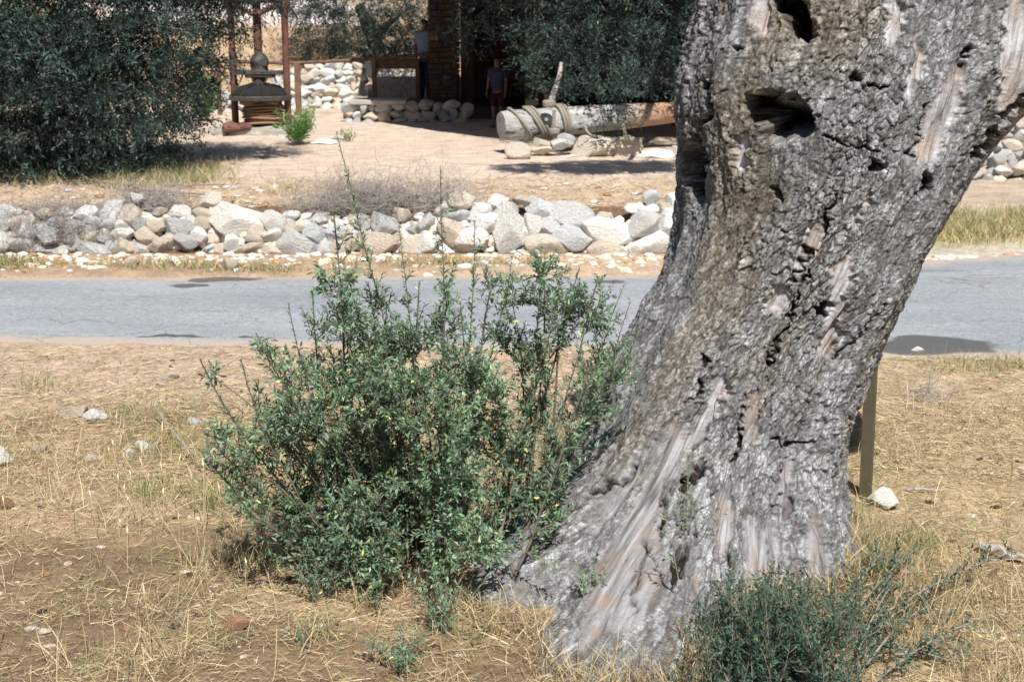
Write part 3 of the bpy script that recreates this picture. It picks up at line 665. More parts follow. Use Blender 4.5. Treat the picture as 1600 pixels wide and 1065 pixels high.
    cb = sm.ramp(cido, [(0.1, (0.13, 0.10, 0.068)), (0.5, (0.27, 0.215, 0.155)), (0.9, (0.52, 0.45, 0.35))])
    c = sm.mix(sm.math('MULTIPLY', bro, 0.75), c, cb)
    fn = sm.noise(55, 5, 0.7); mn = sm.noise(14, 5, 0.6)
    c = sm.mix(1.0, c, sm.ramp(fn, [(0.3, 0.55), (0.55, 1.0), (0.75, 1.4)]), 'MULTIPLY')
    c = sm.mix(1.0, c, sm.ramp(mn, [(0.3, 0.72), (0.7, 1.2)]), 'MULTIPLY')
    gr = sm.noise(70, 6, 0.7, flow, 0.5, (1, 0.06, 1)); flk = sm.vor(1.0, 'F1', sm.scale((115, 70, 1), flow), 'Color'); fle = sm.vor(1.0, 'DISTANCE_TO_EDGE', sm.scale((115, 70, 1), flow)); fks = sm.n('ShaderNodeSeparateColor'); sm.l(flk, fks.inputs[0]); wood = sm.ramp(sm.math('ADD', sm.math('MULTIPLY', gr, .7), sm.math('MULTIPLY', ga.outputs[0], .3)), [(0.34, (0.09, 0.075, 0.065)), (0.44, (0.22, 0.205, 0.20)), (0.56, (0.34, 0.34, 0.36)), (0.68, (0.47, 0.475, 0.51))])
    wood = sm.mix(sm.ramp(sm.noise(5, 4, .6), [(0.5, 0.0), (0.68, 0.6)]), wood, (0.30, 0.20, 0.13))
    wood = sm.mix(sm.ramp(ga.outputs[2], [(.55, 0.), (.75, .4)]), wood, (.27, .19, .13)); wood = sm.mix(sm.math('MULTIPLY', ga.outputs[1], .8), wood, (.07, .055, .045))
    c = sm.mix(sm.ramp(fks.outputs[2], [(.6, 0.), (.95, .3)]), c, (.27, .20, .14))
    c = sm.mix(1.0, c, sm.ramp(fks.outputs[0], [(.0, .72), (.6, 1.02), (1.0, 1.28)]), 'MULTIPLY')
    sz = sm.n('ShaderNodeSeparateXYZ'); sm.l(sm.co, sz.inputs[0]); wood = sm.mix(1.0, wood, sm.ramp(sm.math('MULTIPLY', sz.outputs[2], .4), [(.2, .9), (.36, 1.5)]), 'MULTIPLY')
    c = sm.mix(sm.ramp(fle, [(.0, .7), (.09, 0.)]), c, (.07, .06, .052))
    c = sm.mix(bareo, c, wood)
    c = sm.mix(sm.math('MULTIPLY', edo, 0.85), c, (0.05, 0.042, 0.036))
    c = sm.mix(sm.ramp(edo, [(.9, 0.), (1., 1.)]), c, (.018, .014, .012))  # hollows and deepest cracks go near-black, shade put into the colour
    sm.col(c); bb = sm.bump(sm.math('ADD', fn, sm.math('MULTIPLY', fks.outputs[1], sm.math('MULTIPLY', sm.math('SUBTRACT', 1.0, bareo), 1.2))), 0.8, 0.009); sm.bump(gr, 0.7, 0.008, bb)
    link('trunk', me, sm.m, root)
    # limbs above the picture's upper edge
    def limb(p0, p1, p2, r0, r1):
        pts = bez(np.array(p0), np.array(p1), np.array(p2), 26); rr = np.linspace(r0, r1, 26)
        b_ = MB(); b_.tube(pts, rr, 28); V_ = b_.V[0]; n_ = fbm(V_[:, 0] * 5, V_[:, 1] * 5, V_[:, 2] * 3, 4, 7)
        b_.V[0] = V_ + unit(V_ - np.repeat(np.concatenate([pts, ]), 28, 0)[:len(V_)].tolist() if False else V_ * 0 + 1) * (0.03 * n_)[:, None]
        b_.C = [np.stack([0 * n_, .5 + .5 * n_, 0 * n_, .4 + 0 * n_], 1)]
        return b_.build('limb', sm.m, root)
    limb((1.35, 6.35, 2.95), (1.25, 6.3, 3.3), (1.1, 6.1, 3.75), .36, .2)
    limb((2.1, 6.45, 2.9), (2.5, 6.7, 3.6), (3.0, 7.0, 5.0), .36, .14)
    limb((2.5, 6.7, 3.9), (3.1, 6.9, 4.4), (3.4, 7.1, 5.0), .12, .05)
    return root
OLIVE = build_olive()

# ------------------------------------------------------------------ foliage
def leaves(pos, dirs, L, W, tint=None, fold=0.25, quadonly=False, upb=0.6):
    """leaf blades: pos (n,3) base, dirs (n,3) unit; returns V,Q,C"""
    n = len(pos); up = unit(rg.normal(size=(n, 3)) + np.array([0, 0, upb * 2]))
    side = unit(np.cross(dirs, up)); nn = np.cross(side, dirs)
    L = np.asarray(L)[:, None]; W = np.asarray(W)[:, None]
    c = tint if tint is not None else np.ones((n, 3))
    if quadonly:
        V = np.stack([pos, pos + dirs * L * .5 + side * W * .5, pos + dirs * L, pos + dirs * L * .5 - side * W * .5], 1)
        Q = np.arange(n * 4).reshape(n, 4); return V.reshape(-1, 3), Q, np.repeat(c, 4, 0)
    m = pos + dirs * L * .5; tip = pos + dirs * L - nn * L * .12
    V = np.stack([pos, m + side * W * .5 + nn * W * fold, tip, m, m - side * W * .5 + nn * W * fold], 1)
    i = np.arange(n)[:, None] * 5; T = np.concatenate([i + np.array([[0, 1, 3]]), i + np.array([[1, 2, 3]]), i + np.array([[0, 3, 4]]), i + np.array([[3, 2, 4]])])
    return V.reshape(-1, 3), T, np.repeat(c, 5, 0)
def tints(n, lo=.7, hi=1.35, warm=0.08, yellow=0.005):
    b = rg.uniform(lo, hi, n)[:, None]; t = rg.normal(0, warm, n)
    c = b * np.stack([1 + t, np.ones(n), 1 - t], 1)
    y = rg.random(n) < yellow; c[y] = np.array([4.5, 3.2, 1.2]) * rg.uniform(.6, 1.1, (y.sum(), 1)); return c

def crown(name, parent, ells, n_sprigs, L=0.055, W=0.014, per=9, sl=0.28, mat=None, droop=0.5, shell=0.5, quad=True, lo=.65, hi=1.4):
    vols = np.array([e[3] * e[4] * e[5] for e in ells]) ** 0.72; pr = vols / vols.sum()
    k = rg.choice(len(ells), n_sprigs, p=pr); E = np.array(ells)[k]
    d = unit(rg.normal(size=(n_sprigs, 3))); rr = rg.random(n_sprigs) ** (1 / 3.0); rr = np.where(rg.random(n_sprigs) < shell, 0.8 + .25 * rg.random(n_sprigs), rr)
    wob = 1 + 0.28 * fbm(d[:, 0] * 2 + k, d[:, 1] * 2, d[:, 2] * 2, 3, 5)
    c = E[:, :3] + d * E[:, 3:6] * (rr * wob)[:, None]
    # clump: pull towards clump centres so that gaps open
    cl = np.round(c / 0.42); jit = np.stack([hsh(cl[:, 0], cl[:, 1], cl[:, 2], q) for q in (1, 2, 3)], 1) - .5
    cc = (cl + jit * .8) * 0.42; c = c + (cc - c) * 0.5
    sd_ = unit(d * 0.8 + rg.normal(size=(n_sprigs, 3)) * .6 + np.array([0, 0, -droop * .6]))
    t = (np.arange(per) + .5) / per
    base = c[:, None, :] + sd_[:, None, :] * (t[None, :, None] * sl) + np.array([0, 0, -1]) * (t ** 2 * sl * .3 * droop)[None, :, None]
    dirs = unit(sd_[:, None, :] * .75 + rg.normal(size=(n_sprigs, per, 3)) * .6)
    n = n_sprigs * per; clr = np.repeat(0.55 + .95 * hsh(cl[:, 0], cl[:, 1], cl[:, 2], 9), per)[:, None]  # lighter clumps imitate sunlit leaves through the tint
    V, Q, C = leaves(base.reshape(-1, 3), dirs.reshape(-1, 3), rg.uniform(.7, 1.25, n) * L, rg.uniform(.8, 1.2, n) * W, tints(n, lo, hi) * clr, quadonly=quad)
    b = MB(); b.add(V, Q if quad else None, None if quad else Q, C); return b.build(name, mat or M_OLIVE, parent, True)
def far_tree(name, base, label, ells, n, trunk_pts, tr, limbs=(), **kw):
    base = np.array([base[0], base[1], hz(base[0], base[1])])
    root = empty(name, base, label, 'tree', 'olive trees around the courtyard')
    b = MB(); pts = catm([base + np.array([0, 0, -.1])] + [np.array(p) for p in trunk_pts], 6); b.tube(pts, np.linspace(tr, tr * .5, len(pts)), 12)
    V = b.V[0]; b.V[0] = V + (0.05 * fbm(V[:, 0] * 4, V[:, 1] * 4, V[:, 2] * 2, 3, 3))[:, None]
    b.build('trunk', M_BARK2, root)
    for lp, r in limbs:
        q = MB(); q.tube(catm(lp, 6), np.linspace(r, r * .3, (len(lp) - 1) * 6 + 1), 8); q.build('limb', M_BARK2, root)
    crown('crown', root, ells, n, **kw)
    return root
def ep(u, v, y, rx, ry, rz): p = P(u, v, y); return (p[0], p[1], p[2], rx, ry, rz)
# left tree
far_tree('olive_tree', (-8.1, 18.6), 'dense dark olive tree filling the upper left corner with its crown nearly touching the ground',
    [(-7.3, 18.6, 3.0, 2.3, 2.2, 1.9), (-6.6, 17.6, 2.2, 1.5, 1.3, 1.6), (-5.6, 18.8, 3.2, 1.75, 1.6, 1.5), ep(60, 190, 17.3, 1.4, 1.0, 1.0), ep(150, 90, 17.2, 1.3, 1.0, 1.2), ep(205, 190, 17.8, .75, .8, .75), ep(245, 120, 18.6, .7, .9, .7),
     ep(280, 40, 18.6, .8, 1.0, .9), ep(-60, 150, 17.5, 1.6, 1.2, 1.6), ep(150, 150, 19.6, 1.5, .7, 1.1), ep(40, 120, 19.6, 1.5, .8, 1.2), ep(120, 240, 18.2, 1.3, .8, .55), ep(40, 272, 17.6, 1.3, .6, .45), ep(-20, 290, 17.2, 1.2, .5, .3), ep(110, 272, 17.6, 1.0, .5, .3), ep(190, 262, 18.6, .7, .6, .35), ep(330, -60, 19.0, 1.2, 1.3, .8), (-4.6, 18.6, 3.7, 1.0, 1.2, .7), (-4.1, 18.4, 3.9, 1.2, .7, .4), (-4.6, 18.2, 3.8, 1.2, .8, .4), (-3.6, 18.5, 3.9, .8, .5, .3)],
    24000, [(-8.0, 18.6, 1.0), (-7.6, 18.5, 2.2), (-7.8, 18.4, 3.2)], .42,
    [([(-7.8, 18.6, 1.2), (-6.8, 18.5, 2.1), (-5.6, 18.7, 3.0)], .16), ([(-7.7, 18.5, 1.6), (-7.0, 17.8, 2.4), (-6.0, 17.4, 2.7)], .13)], L=.072, W=.0195, per=10)
# centre tree behind the big trunk
far_tree('olive_tree', (3.5, 23.6), 'olive tree with drooping grey green crown hanging over the roped beam by the porch',
    [ep(790, 5, 23.0, .5, .5, .45), ep(735, 35, 24.2, .38, .4, .5), ep(850, -5, 22, .6, .6, .6), ep(880, 50, 21.3, .45, .45, .42), ep(830, 75, 21.5, .28, .3, .22), ep(895, 110, 21.0, .42, .35, .3), ep(940, 75, 20.9, .5, .4, .45), ep(965, 125, 20.6, .32, .3, .22), ep(1000, 60, 21.2, .6, .5, .55), ep(1030, 120, 21.0, .38, .3, .24), ep(1065, 90, 21.6, .5, .5, .5), ep(860, 115, 21.2, .2, .2, .14), ep(925, 30, 21.5, .6, .5, .5), ep(990, 0, 21.5, .8, .7, .7),ep(1060, 30, 23.2, 1.1, 1.0, 1.1), (1.7, 16.2, 4.0, 1.2, .55, .4), (2.3, 16.4, 4.05, 1.3, .6, .5), (1.2, 16.1, 4.0, .9, .5, .35), (2.0, 16.3, 3.95, 1.3, .5, .35), (2.6, 16.2, 3.95, 1.0, .5, .35), (3.4, 23.6, 4.2, 2.2, 1.4, 1.4), ep(935, 155, 19.7, .16, .15, .2), ep(968, 158, 19.7, .2, .15, .2), ep(990, 130, 20.2, .3, .3, .3), ep(1130, 60, 23.2, 1.0, 1.0, 1.2), ep(860, 85, 23.2, .5, .6, .5)],
    11000, [(3.4, 23.6, 1.2), (3.2, 23.5, 2.2), (3.0, 23.3, 3.2)], .3,
    [([(3.4, 23.6, 1.3), (2.1, 23.4, 2.4), (0.9, 23.8, 2.8)], .12), ([(3.1, 23.5, 2.6), (2.7, 20.5, 3.8), (2.2, 17.2, 4.0)], .12)], L=.07, W=.02, per=10)
crown('crown', bpy.data.objects['olive_tree.001'], [(1.7, 16.3, 4.0, 1.2, .5, .3), (2.4, 16.4, 4.05, 1.2, .55, .35), (1.1, 16.1, 4.0, .8, .4, .25)], 1500, L=.075, W=.024, per=10)  # unseen extra leaves, added to deepen the shadow on the yard
crown('crown', bpy.data.objects['olive_tree'], [(-4.2, 18.4, 3.9, 1.2, .7, .35), (-4.9, 18.2, 3.8, 1.2, .9, .4)], 1300, L=.08, W=.026, per=10)  # added out of view to strengthen the left tree's yard shadow
# tree behind the press and rail
far_tree('olive_tree', (P(585, 60, 36)[0], 35.5), 'olive tree on the slope behind the rail, between iron press and stone pillar',
    [ep(560, 20, 35, 1.6, 1.3, 1.0), ep(505, 40, 35, .7, .9, .8), ep(630, 30, 34.5, 1.1, 1.0, .85), ep(540, 80, 34.6, .55, .6, .4), ep(650, 60, 34, .6, .6, .45), ep(590, -40, 35, 2.4, 1.8, 1.2), ep(485, -10, 35, .9, .9, .7)],
    5200, [P(588, 75, 35.5), P(578, 45, 35.3), P(560, 10, 35)], .26, [([P(585, 60, 35.4), P(610, 35, 35), P(640, 10, 35)], .12)], L=.075, W=.022, per=9, sl=.35)
# trees further along the slope, to the sides and behind the building
for (x, y, r_, lab) in ((-14.5, 33, 2.4, 'grey green olive tree on the dry slope behind the left tree'), (-10.6, 41, 1.9, 'small olive tree high on the ochre slope above the iron press'), (11.8, 24.5, 2.6, 'shady olive tree above the stone wall at the right edge'), (3.5, 38, 2.6, 'olive tree rising behind the porch building')):
    z0 = hz(x, y); far_tree('olive_tree', (x, y), lab, [(x, y, z0 + 2.6, r_, r_, r_ * .75), (x - r_ * .6, y - .6, z0 + 1.8, r_ * .6, r_ * .6, r_ * .5), (x + r_ * .6, y - .3, z0 + 2.0, r_ * .6, r_ * .6, r_ * .5)],
        2600, [(x + .1, y, z0 + 1.2), (x - .1, y, z0 + 2.2)], .25, L=.09, W=.028, per=9, sl=.4)

# ---- bush and sprigs
def shoot(fol, st, path, r0, leafL=0.036, leafW=0.0105, step=0.011, start=0.15, side=0.0, sidelen=0.16, wild=0.75, lo=.7, hi=1.3):
    """stem tube plus leaves along it; side = number of side twigs per metre"""
    path = np.asarray(path); seg = np.linalg.norm(np.diff(path, axis=0), axis=1); s_ = np.concatenate([[0], np.cumsum(seg)]); Lt = s_[-1]
    st.tube(path, np.linspace(r0, max(r0 * .3, .0008), len(path)), 4 if r0 > .0045 else 3, False)
    def along(t): return np.stack([np.interp(t, s_, path[:, q]) for q in range(3)], -1)
    ts = np.arange(start * Lt, Lt, step); ts = ts + rg.uniform(-.3, .3, len(ts)) * step
    if len(ts):
        p = along(ts); d = unit(along(np.minimum(ts + .01, Lt)) - along(np.maximum(ts - .01, 0)))
        out = unit(np.cross(d, unit(rg.normal(size=d.shape))))
        dr = unit(d * .75 + out * wild); k = np.interp(ts / Lt, [0, .75, 1], [1, 1, .55]) * rg.uniform(.7, 1.25, len(ts))
        V, T, C = leaves(p, dr, leafL * k, leafW * k, tints(len(ts), lo, hi)); fol.add(V, None, T, C)
    ns = rg.poisson(side * Lt)
    for _ in range(ns):
        t0 = rg.uniform(max(start - .1, .1), .93) * Lt; p0 = along(np.array([t0]))[0]; d = unit(along(np.array([min(t0 + .02, Lt)]))[0] - p0)
        o_ = unit(np.cross(d, rg.normal(size=3))); ln = sidelen * rg.uniform(.4, 1.2) * (1 - .5 * t0 / Lt)
        p2 = p0 + (d * .65 + o_ * .8 + np.array([0, 0, .2])) * ln; shoot(fol, st, bez(p0, p0 + (d * .3 + o_ * .5) * ln, p2, 5), max(r0 * .4, .0012), leafL, leafW, step * 1.05, .08, 0, 0, wild, lo, hi)
def plant(name, base, label, cat, build, mat=M_SHOOT, stem=M_TWIG, group=None):
    group = {'sprig': 'green sprigs around the old trunk', 'green_shrub': 'green weeds around the press'}.get(name, group)
    root = empty(name, base, label, cat, group); f, s_ = MB(), MB(); build(f, s_)
    if s_.n: s_.build('stem', stem, root)
    if f.n: f.build('foliage', mat, root)
    return root
bb0 = GT(640, 905)
def big_bush(f, s_):
    tips = [(525,205,5.65,1),(521,330,5.6,0),(623,352,5.75,1),(688,262,5.8,1),(742,345,5.8,1),(800,402,5.7,1),(852,402,5.8,0),(875,440,5.6,0),(935,432,5.85,0),(975,445,5.9,0),(985,470,5.8,0),(905,420,6.0,0),
            (312,560,5.5,0),(376,560,5.6,0),(450,472,5.7,1),(470,478,5.8,1),(400,520,5.6,0),(488,452,5.65,0),(575,440,5.8,0),(655,440,5.7,0),(770,440,5.8,0),(555,470,5.5,0),
            (720,480,5.5,0),(440,560,5.5,0),(395,620,5.3,0),(330,690,5.2,0),(310,700,5.4,0),(415,640,5.6,0),(360,760,5.2,0),(955,570,5.6,0),(930,540,5.5,0)]
    poly = np.array([(400,640),(440,590),(500,520),(545,450),(600,500),(690,490),(760,500),(800,440),(870,425),(950,480),(930,560),(900,650),(880,740),(820,820),(740,900),(640,950),(500,940),(440,850),(380,760),(345,700)], float)
    def inside(u, v):
        c_ = False; n = len(poly)
        for i in range(n):
            (x1, y1), (x2, y2) = poly[i], poly[(i + 1) % n]
            if (y1 > v) != (y2 > v) and u < (x2 - x1) * (v - y1) / (y2 - y1) + x1: c_ = not c_
        return c_
    CL = [(540,520,52),(525,455,32),(590,560,55),(650,545,48),(700,525,42),(620,640,70),(520,620,58),(460,605,42),(440,690,52),(400,722,42),(520,715,70),(600,740,76),(690,680,62),(745,620,50),(700,780,72),(785,720,55),(805,790,45),
          (560,830,76),(475,800,58),(640,860,72),(745,860,50),(505,880,56),(800,472,42),(850,432,36),(872,500,52),(922,490,42),(850,562,46),(935,565,28),(795,545,42),(352,695,26),(335,590,16),(605,475,28),(700,455,22),(765,455,24),(835,650,40),(865,700,26),(420,555,26),(380,780,26),(600,900,50),(690,900,45),(640,800,60),(560,760,60),(730,690,50),(660,620,45),(580,600,45),(500,660,50),(620,560,40),(770,660,40),(690,840,50),(430,660,36),(610,690,60),(680,760,55),(540,860,50),(370,740,30),(715,575,42),(765,600,38),(690,600,40)]
    for (u, v, rr) in CL:
        y = rnd.uniform(5.2, 5.85) if u < 780 else rnd.uniform(5.6, 5.95)
        c_ = P(u, v, y); m = mpp(y, c_[2]); R_ = rr * m
        c_[2] = max(c_[2], R_ * .6)
        b0 = GT(560 + 200 * min(max((u - 340) / 600, 0), 1) + rnd.uniform(-25, 25), rnd.uniform(870, 925)); b0[2] -= .03
        if u > 780 and v < 720: b0 = P(rnd.uniform(790, 860), rnd.uniform(740, 800), 5.75)
        s_.tube(bez(b0, b0 + (c_ - b0) * np.array([.35, .4, .65]) + rg.normal(size=3) * .05, c_, 8), [.0065, .006, .0055, .005, .0045, .004, .003, .002], 4, False)
        for q in range(int(6 + 1.1 * (rr / 10) ** 1.75)):
            d = unit(rg.normal(size=3) + np.array([0, 0, .45])); st_ = c_ + d * R_ * rnd.uniform(0, .35) + rg.normal(size=3) * R_ * .15; tip = c_ + d * R_ * rnd.uniform(.8, 1.35) * np.array([1, 1, 1.05]) + np.array([0, 0, R_ * .15])
            tip[2] = max(tip[2], .04); st_[2] = max(st_[2], .04)
            shoot(f, s_, bez(st_, (st_ + tip) / 2 + rg.normal(size=3) * R_ * .15, tip, 6), .0032, .031, .0108, .0085, .02, 11, .085, .95, *rnd.choice(((.5, 1.1), (.7, 1.35), (.9, 1.6))))
    for (u, v, y, thin) in tips:
        tip = P(u, v, y)
        if tip[2] < 0.06: tip[2] = 0.06 + rnd.random() * .15
        bu = 560 + 230 * np.clip((u - 340) / 640 + rnd.uniform(-.25, .25), 0, 1)
        b0 = GT(bu, rnd.uniform(860, 930)); b0[2] -= .03
        if thin == 2 and tip[2] > .45:
            b0 = b0 + (tip - b0) * rnd.uniform(.25, .6) * np.array([1, 1, .8]) + rg.normal(size=3) * .07; b0[2] = max(b0[2], .08)
        mid = b0 + (tip - b0) * np.array([.65, .65, .42]) + rg.normal(size=3) * .05
        pth = bez(b0, mid, tip, 10); pth[1:-1] += rg.normal(size=(8, 3)) * .006
        hi_ = tip[2] > 1.1
        if thin == 1: shoot(f, s_, pth, .005, .032, .0105, .0095, .25, 16, .085, .85)
        elif thin == 0: shoot(f, s_, pth, .008, .037, .0105, .010, .25, 17, .19, .85)
        else: shoot(f, s_, pth, .005, .036, .0105, .011, .2, 13, .17, .9)
plant('olive_sucker_bush', bb0, 'large bushy clump of green olive suckers growing at the left foot of the old trunk', 'bush', big_bush, M_SHOOT, M_DTWIG)
def low_bush(f, s_):
    for _ in range(250):
        u = rnd.gauss(1205, 62); v = rnd.uniform(895, 1120) if rnd.random() < .85 else rnd.uniform(865, 940); u = min(max(u, 1050), 1390)
        b0 = GT(np.clip(u + rnd.gauss(0, 40), 1070, 1340), rnd.uniform(1000, 1150)); tip = P(u, v, b0[1] + rnd.uniform(-.1, .35)); tip[2] = max(tip[2], .05)
        shoot(f, s_, bez(b0, b0 * .5 + tip * .5 + rg.normal(size=3) * .05 + np.array([0, 0, .05]), tip, 9), .003, .026, .0085, .009, .15, 14, .10, .9, .5, 1.05)
    for (bu, bv, tu, tv, h) in ((1290,1020,1600,895,.12),(1290,1040,1500,920,.06),(1330,1010,1480,1050,.05),(1300,1030,1560,1040,.04),(1330,990,1440,880,.1),(1300,1000,1380,900,.12),(1310,1000,1420,900,.1),(1340,1060,1450,990,.12),(1350,1080,1520,1000,.08),(1330,1050,1400,960,.15),(1480,1000,1440,940,.03)):
        b0 = GT(bu, bv); e = GT(tu, tv); e[2] += h
        shoot(f, s_, bez(b0, (b0 + e) / 2 + np.array([0, 0, h * .9]), e, 14), .007, .027, .0085, .010, .12, 14, .14, .9, .5, 1.05)
plant('low_shrub', GT(1200, 1010), 'dark green low shrub at the right foot of the trunk, one branch trailing right', 'shrub', low_bush, M_SHRUB)
def sprig_plant(name, u, v, w, h, n, lab, leaf=.024, mat=M_SHOOT, up=1.0, side=8, cat='plant', lw=.35, dens=.012):
    base = GT(u, v)
    def bf(f, s_):
        m = mpp(base[1], base[2])
        for _ in range(n):
            a = rnd.uniform(0, 6.28); rr = rnd.random() ** .5 * w * m * .5; hh = h * m * rnd.uniform(.5, 1.05)
            tip = base + np.array([math.cos(a) * rr, math.sin(a) * rr, hh * up]); b1 = base + np.array([math.cos(a) * rr * .25, math.sin(a) * rr * .25, 0])
            shoot(f, s_, bez(b1, b1 + (tip - b1) * np.array([.2, .2, .6]), tip, 7), .002 * max(1, m * 170), leaf, leaf * lw, dens * leaf / .024, .12, side, h * m * .35, .85)
    return plant(name, base, lab, cat, bf, mat)
sprig_plant('sprig', 620, 1045, 140, 70, 22, 'small green leafy sprig in straw at the bottom below the big bush')
sprig_plant('sprig', 690, 990, 90, 100, 16, 'green sprig growing between the big bush and the left root')
sprig_plant('sprig', 930, 965, 90, 80, 16, 'little leafy sprout growing in front of the middle root')
sprig_plant('sprig', 500, 940, 110, 90, 16, 'small leafy shoots at the lower left corner of the bush')
sprig_plant('sprig', 1070, 915, 50, 230, 5, 'thin upright green shoot rising in front of the trunk face', side=5, dens=.02)
sprig_plant('sprig', 470, 1010, 50, 40, 7, 'tiny green sprout in the straw left of the bottom sprig')
def trunk_sprigs(f, s_):
    for (u0, v0, u1, v1, y) in ((960, 600, 985, 560, 5.62), (955, 600, 930, 570, 5.6), (965, 602, 1005, 590, 5.58), (950, 605, 960, 560, 5.6), (965, 600, 945, 545, 5.62), (965, 595, 990, 535, 5.62), (962, 598, 1000, 570, 5.56), (958, 604, 925, 600, 5.6)):
        a, b_ = P(u0, v0, y + .12), P(u1, v1, y); shoot(f, s_, bez(a, (a + b_) / 2, b_, 6), .003, .034, .010, .008, .1, 14, .06, .9)
plant('trunk_shoots', P(960, 600, 5.75), 'tuft of bright green shoots sprouting from the left edge of the leaning trunk', 'shoots', trunk_sprigs)
for (a_, b_, c_, r_, L_, st_, sd_, lab) in ((P(760, 845, 5.4), P(820, 858, 5.2), P(880, 885, 5.1), .004, .03, .010, 22, 'leafy twig trailing from the big bush across the left root of the trunk'),
        (P(1010, 835, 5.0), P(1060, 825, 4.95), P(1120, 800, 4.9), .002, .018, .020, 6, 'thin twig slanting across the pale foot of the trunk'),
        (P(1060, 905, 5.0), P(1050, 850, 5.0), P(1035, 785, 5.1), .003, .03, .012, 14, 'upright leafy shoot before the pale foot of the trunk')):
    plant('trailing_shoot', a_, lab, 'shoot', lambda f, s_: shoot(f, s_, bez(a_, b_, c_, 9), r_, L_, L_ * .31, st_, .08, sd_, .07, .9))
sprig_plant('green_shrub', 318, 190, 60, 75, 34, 'bright green leafy shrub between the left olive tree and the iron press', .07, M_GREEN, 1, 5, 'shrub', .5, .010)
sprig_plant('green_shrub', 464, 226, 76, 60, 46, 'spiky bright green plant growing against the base of the iron press', .10, M_GREEN, 1, 5, 'shrub', .2, .007)
sprig_plant('green_shrub', 546, 221, 44, 20, 14, 'tiny flat green weed on the pale courtyard right of the press', .06, M_GREEN, 1, 3, 'plant', .35, .012)
sprig_plant('green_shrub', 364, 322, 22, 14, 8, 'small green weed beside the tan rock on top of the wall', .03, M_GREEN, 1, 3, 'plant', .4, .02)

# ---- dead brush
def brush(u, v, w, h, y, n, lab, r=.0022):
    base = P(u, v + h * .4, y); base[2] = hz(base[0], base[1]); m = mpp(y); root = empty('dead_brush', base, lab, 'dry brush', 'clumps of dead brush'); b = MB()
    for _ in range(n):
        c0 = base + np.array([rnd.gauss(0, .27) * w * m, rnd.gauss(0, .12), abs(rnd.gauss(0, .36)) * h * m]); c0[2] = max(c0[2], hz(c0[0], c0[1]) + .01)
        d = unit(rg.normal(size=3) * np.array([1, .8, .8])); L_ = rnd.uniform(.12, .32)
        b.tube(bez(c0, c0 + d * L_ * .5 + rg.normal(size=3) * .05, c0 + d * L_ + rg.normal(size=3) * .05, 5), [r, r, r, r * .8, r * .6], 3, False)
    b.build('twigs', M_GREY, root, True, kind='stuff'); return root
brush(575, 292, 200, 60, 15.05, 2300, 'large tangle of dry grey thorny brush on the middle of the stone wall')
brush(700, 318, 90, 60, 15.1, 500, 'thin dry grey brush right of the big grey tangle on the wall')
brush(90, 312, 170, 60, 14.9, 1500, 'dry grey brush draped over the left end of the stone wall')
brush(235, 318, 120, 40, 15.1, 600, 'low dry grey brush between the left brush and the large pale boulder')
brush(492, 85, 90, 50, 32, 900, 'hazy grey leafless bush behind the iron press', .005)
brush(1455, 600, 60, 26, 8.7, 120, 'small dry weed lying on the straw right of the post', .0015)
# long dry branches lying behind the wall
def stick(pts, r, lab, mat=M_GREY):
    ps = [np.array(p) for p in pts]; root = empty('dry_branch', ps[0], lab, 'branch', 'dry sticks lying on the ground'); b = MB(); c_ = catm(ps, 6)
    c_ = c_ + rg.normal(size=c_.shape) * r * .35; b.tube(c_, np.linspace(r, r * .5, len(c_)), 7); b.build('stem', mat, root); return root
def gt(u, v, dz=.03): p = GT(u, v); p[2] += dz; return p
stick([gt(160, 293, .06), gt(200, 299, .08), gt(250, 305, .05), gt(352, 312, .03)], .022, 'long curved dry branch lying behind the left part of the wall', M_TWIG)
stick([gt(255, 293), gt(300, 296, .05), gt(350, 292)], .014, 'thinner dry branch lying beyond the long curved branch', M_TWIG)
stick([gt(1530, 862, .03), gt(1560, 872, .04), gt(1610, 885, .03)], .022, 'short pale piece of wood at the right edge of the foreground')
stick([gt(1410, 765, .01), gt(1440, 770, .02), gt(1475, 768, .01)], .009, 'short dry twig in the straw right of the cracked rock')
stick([gt(240, 655, .1), gt(200, 668, .08), gt(300, 770, .05)][:1] + [gt(290, 720, .1), gt(390, 800, .05)], .004, 'thin grey dead twig slanting out of the straw left of the bush')

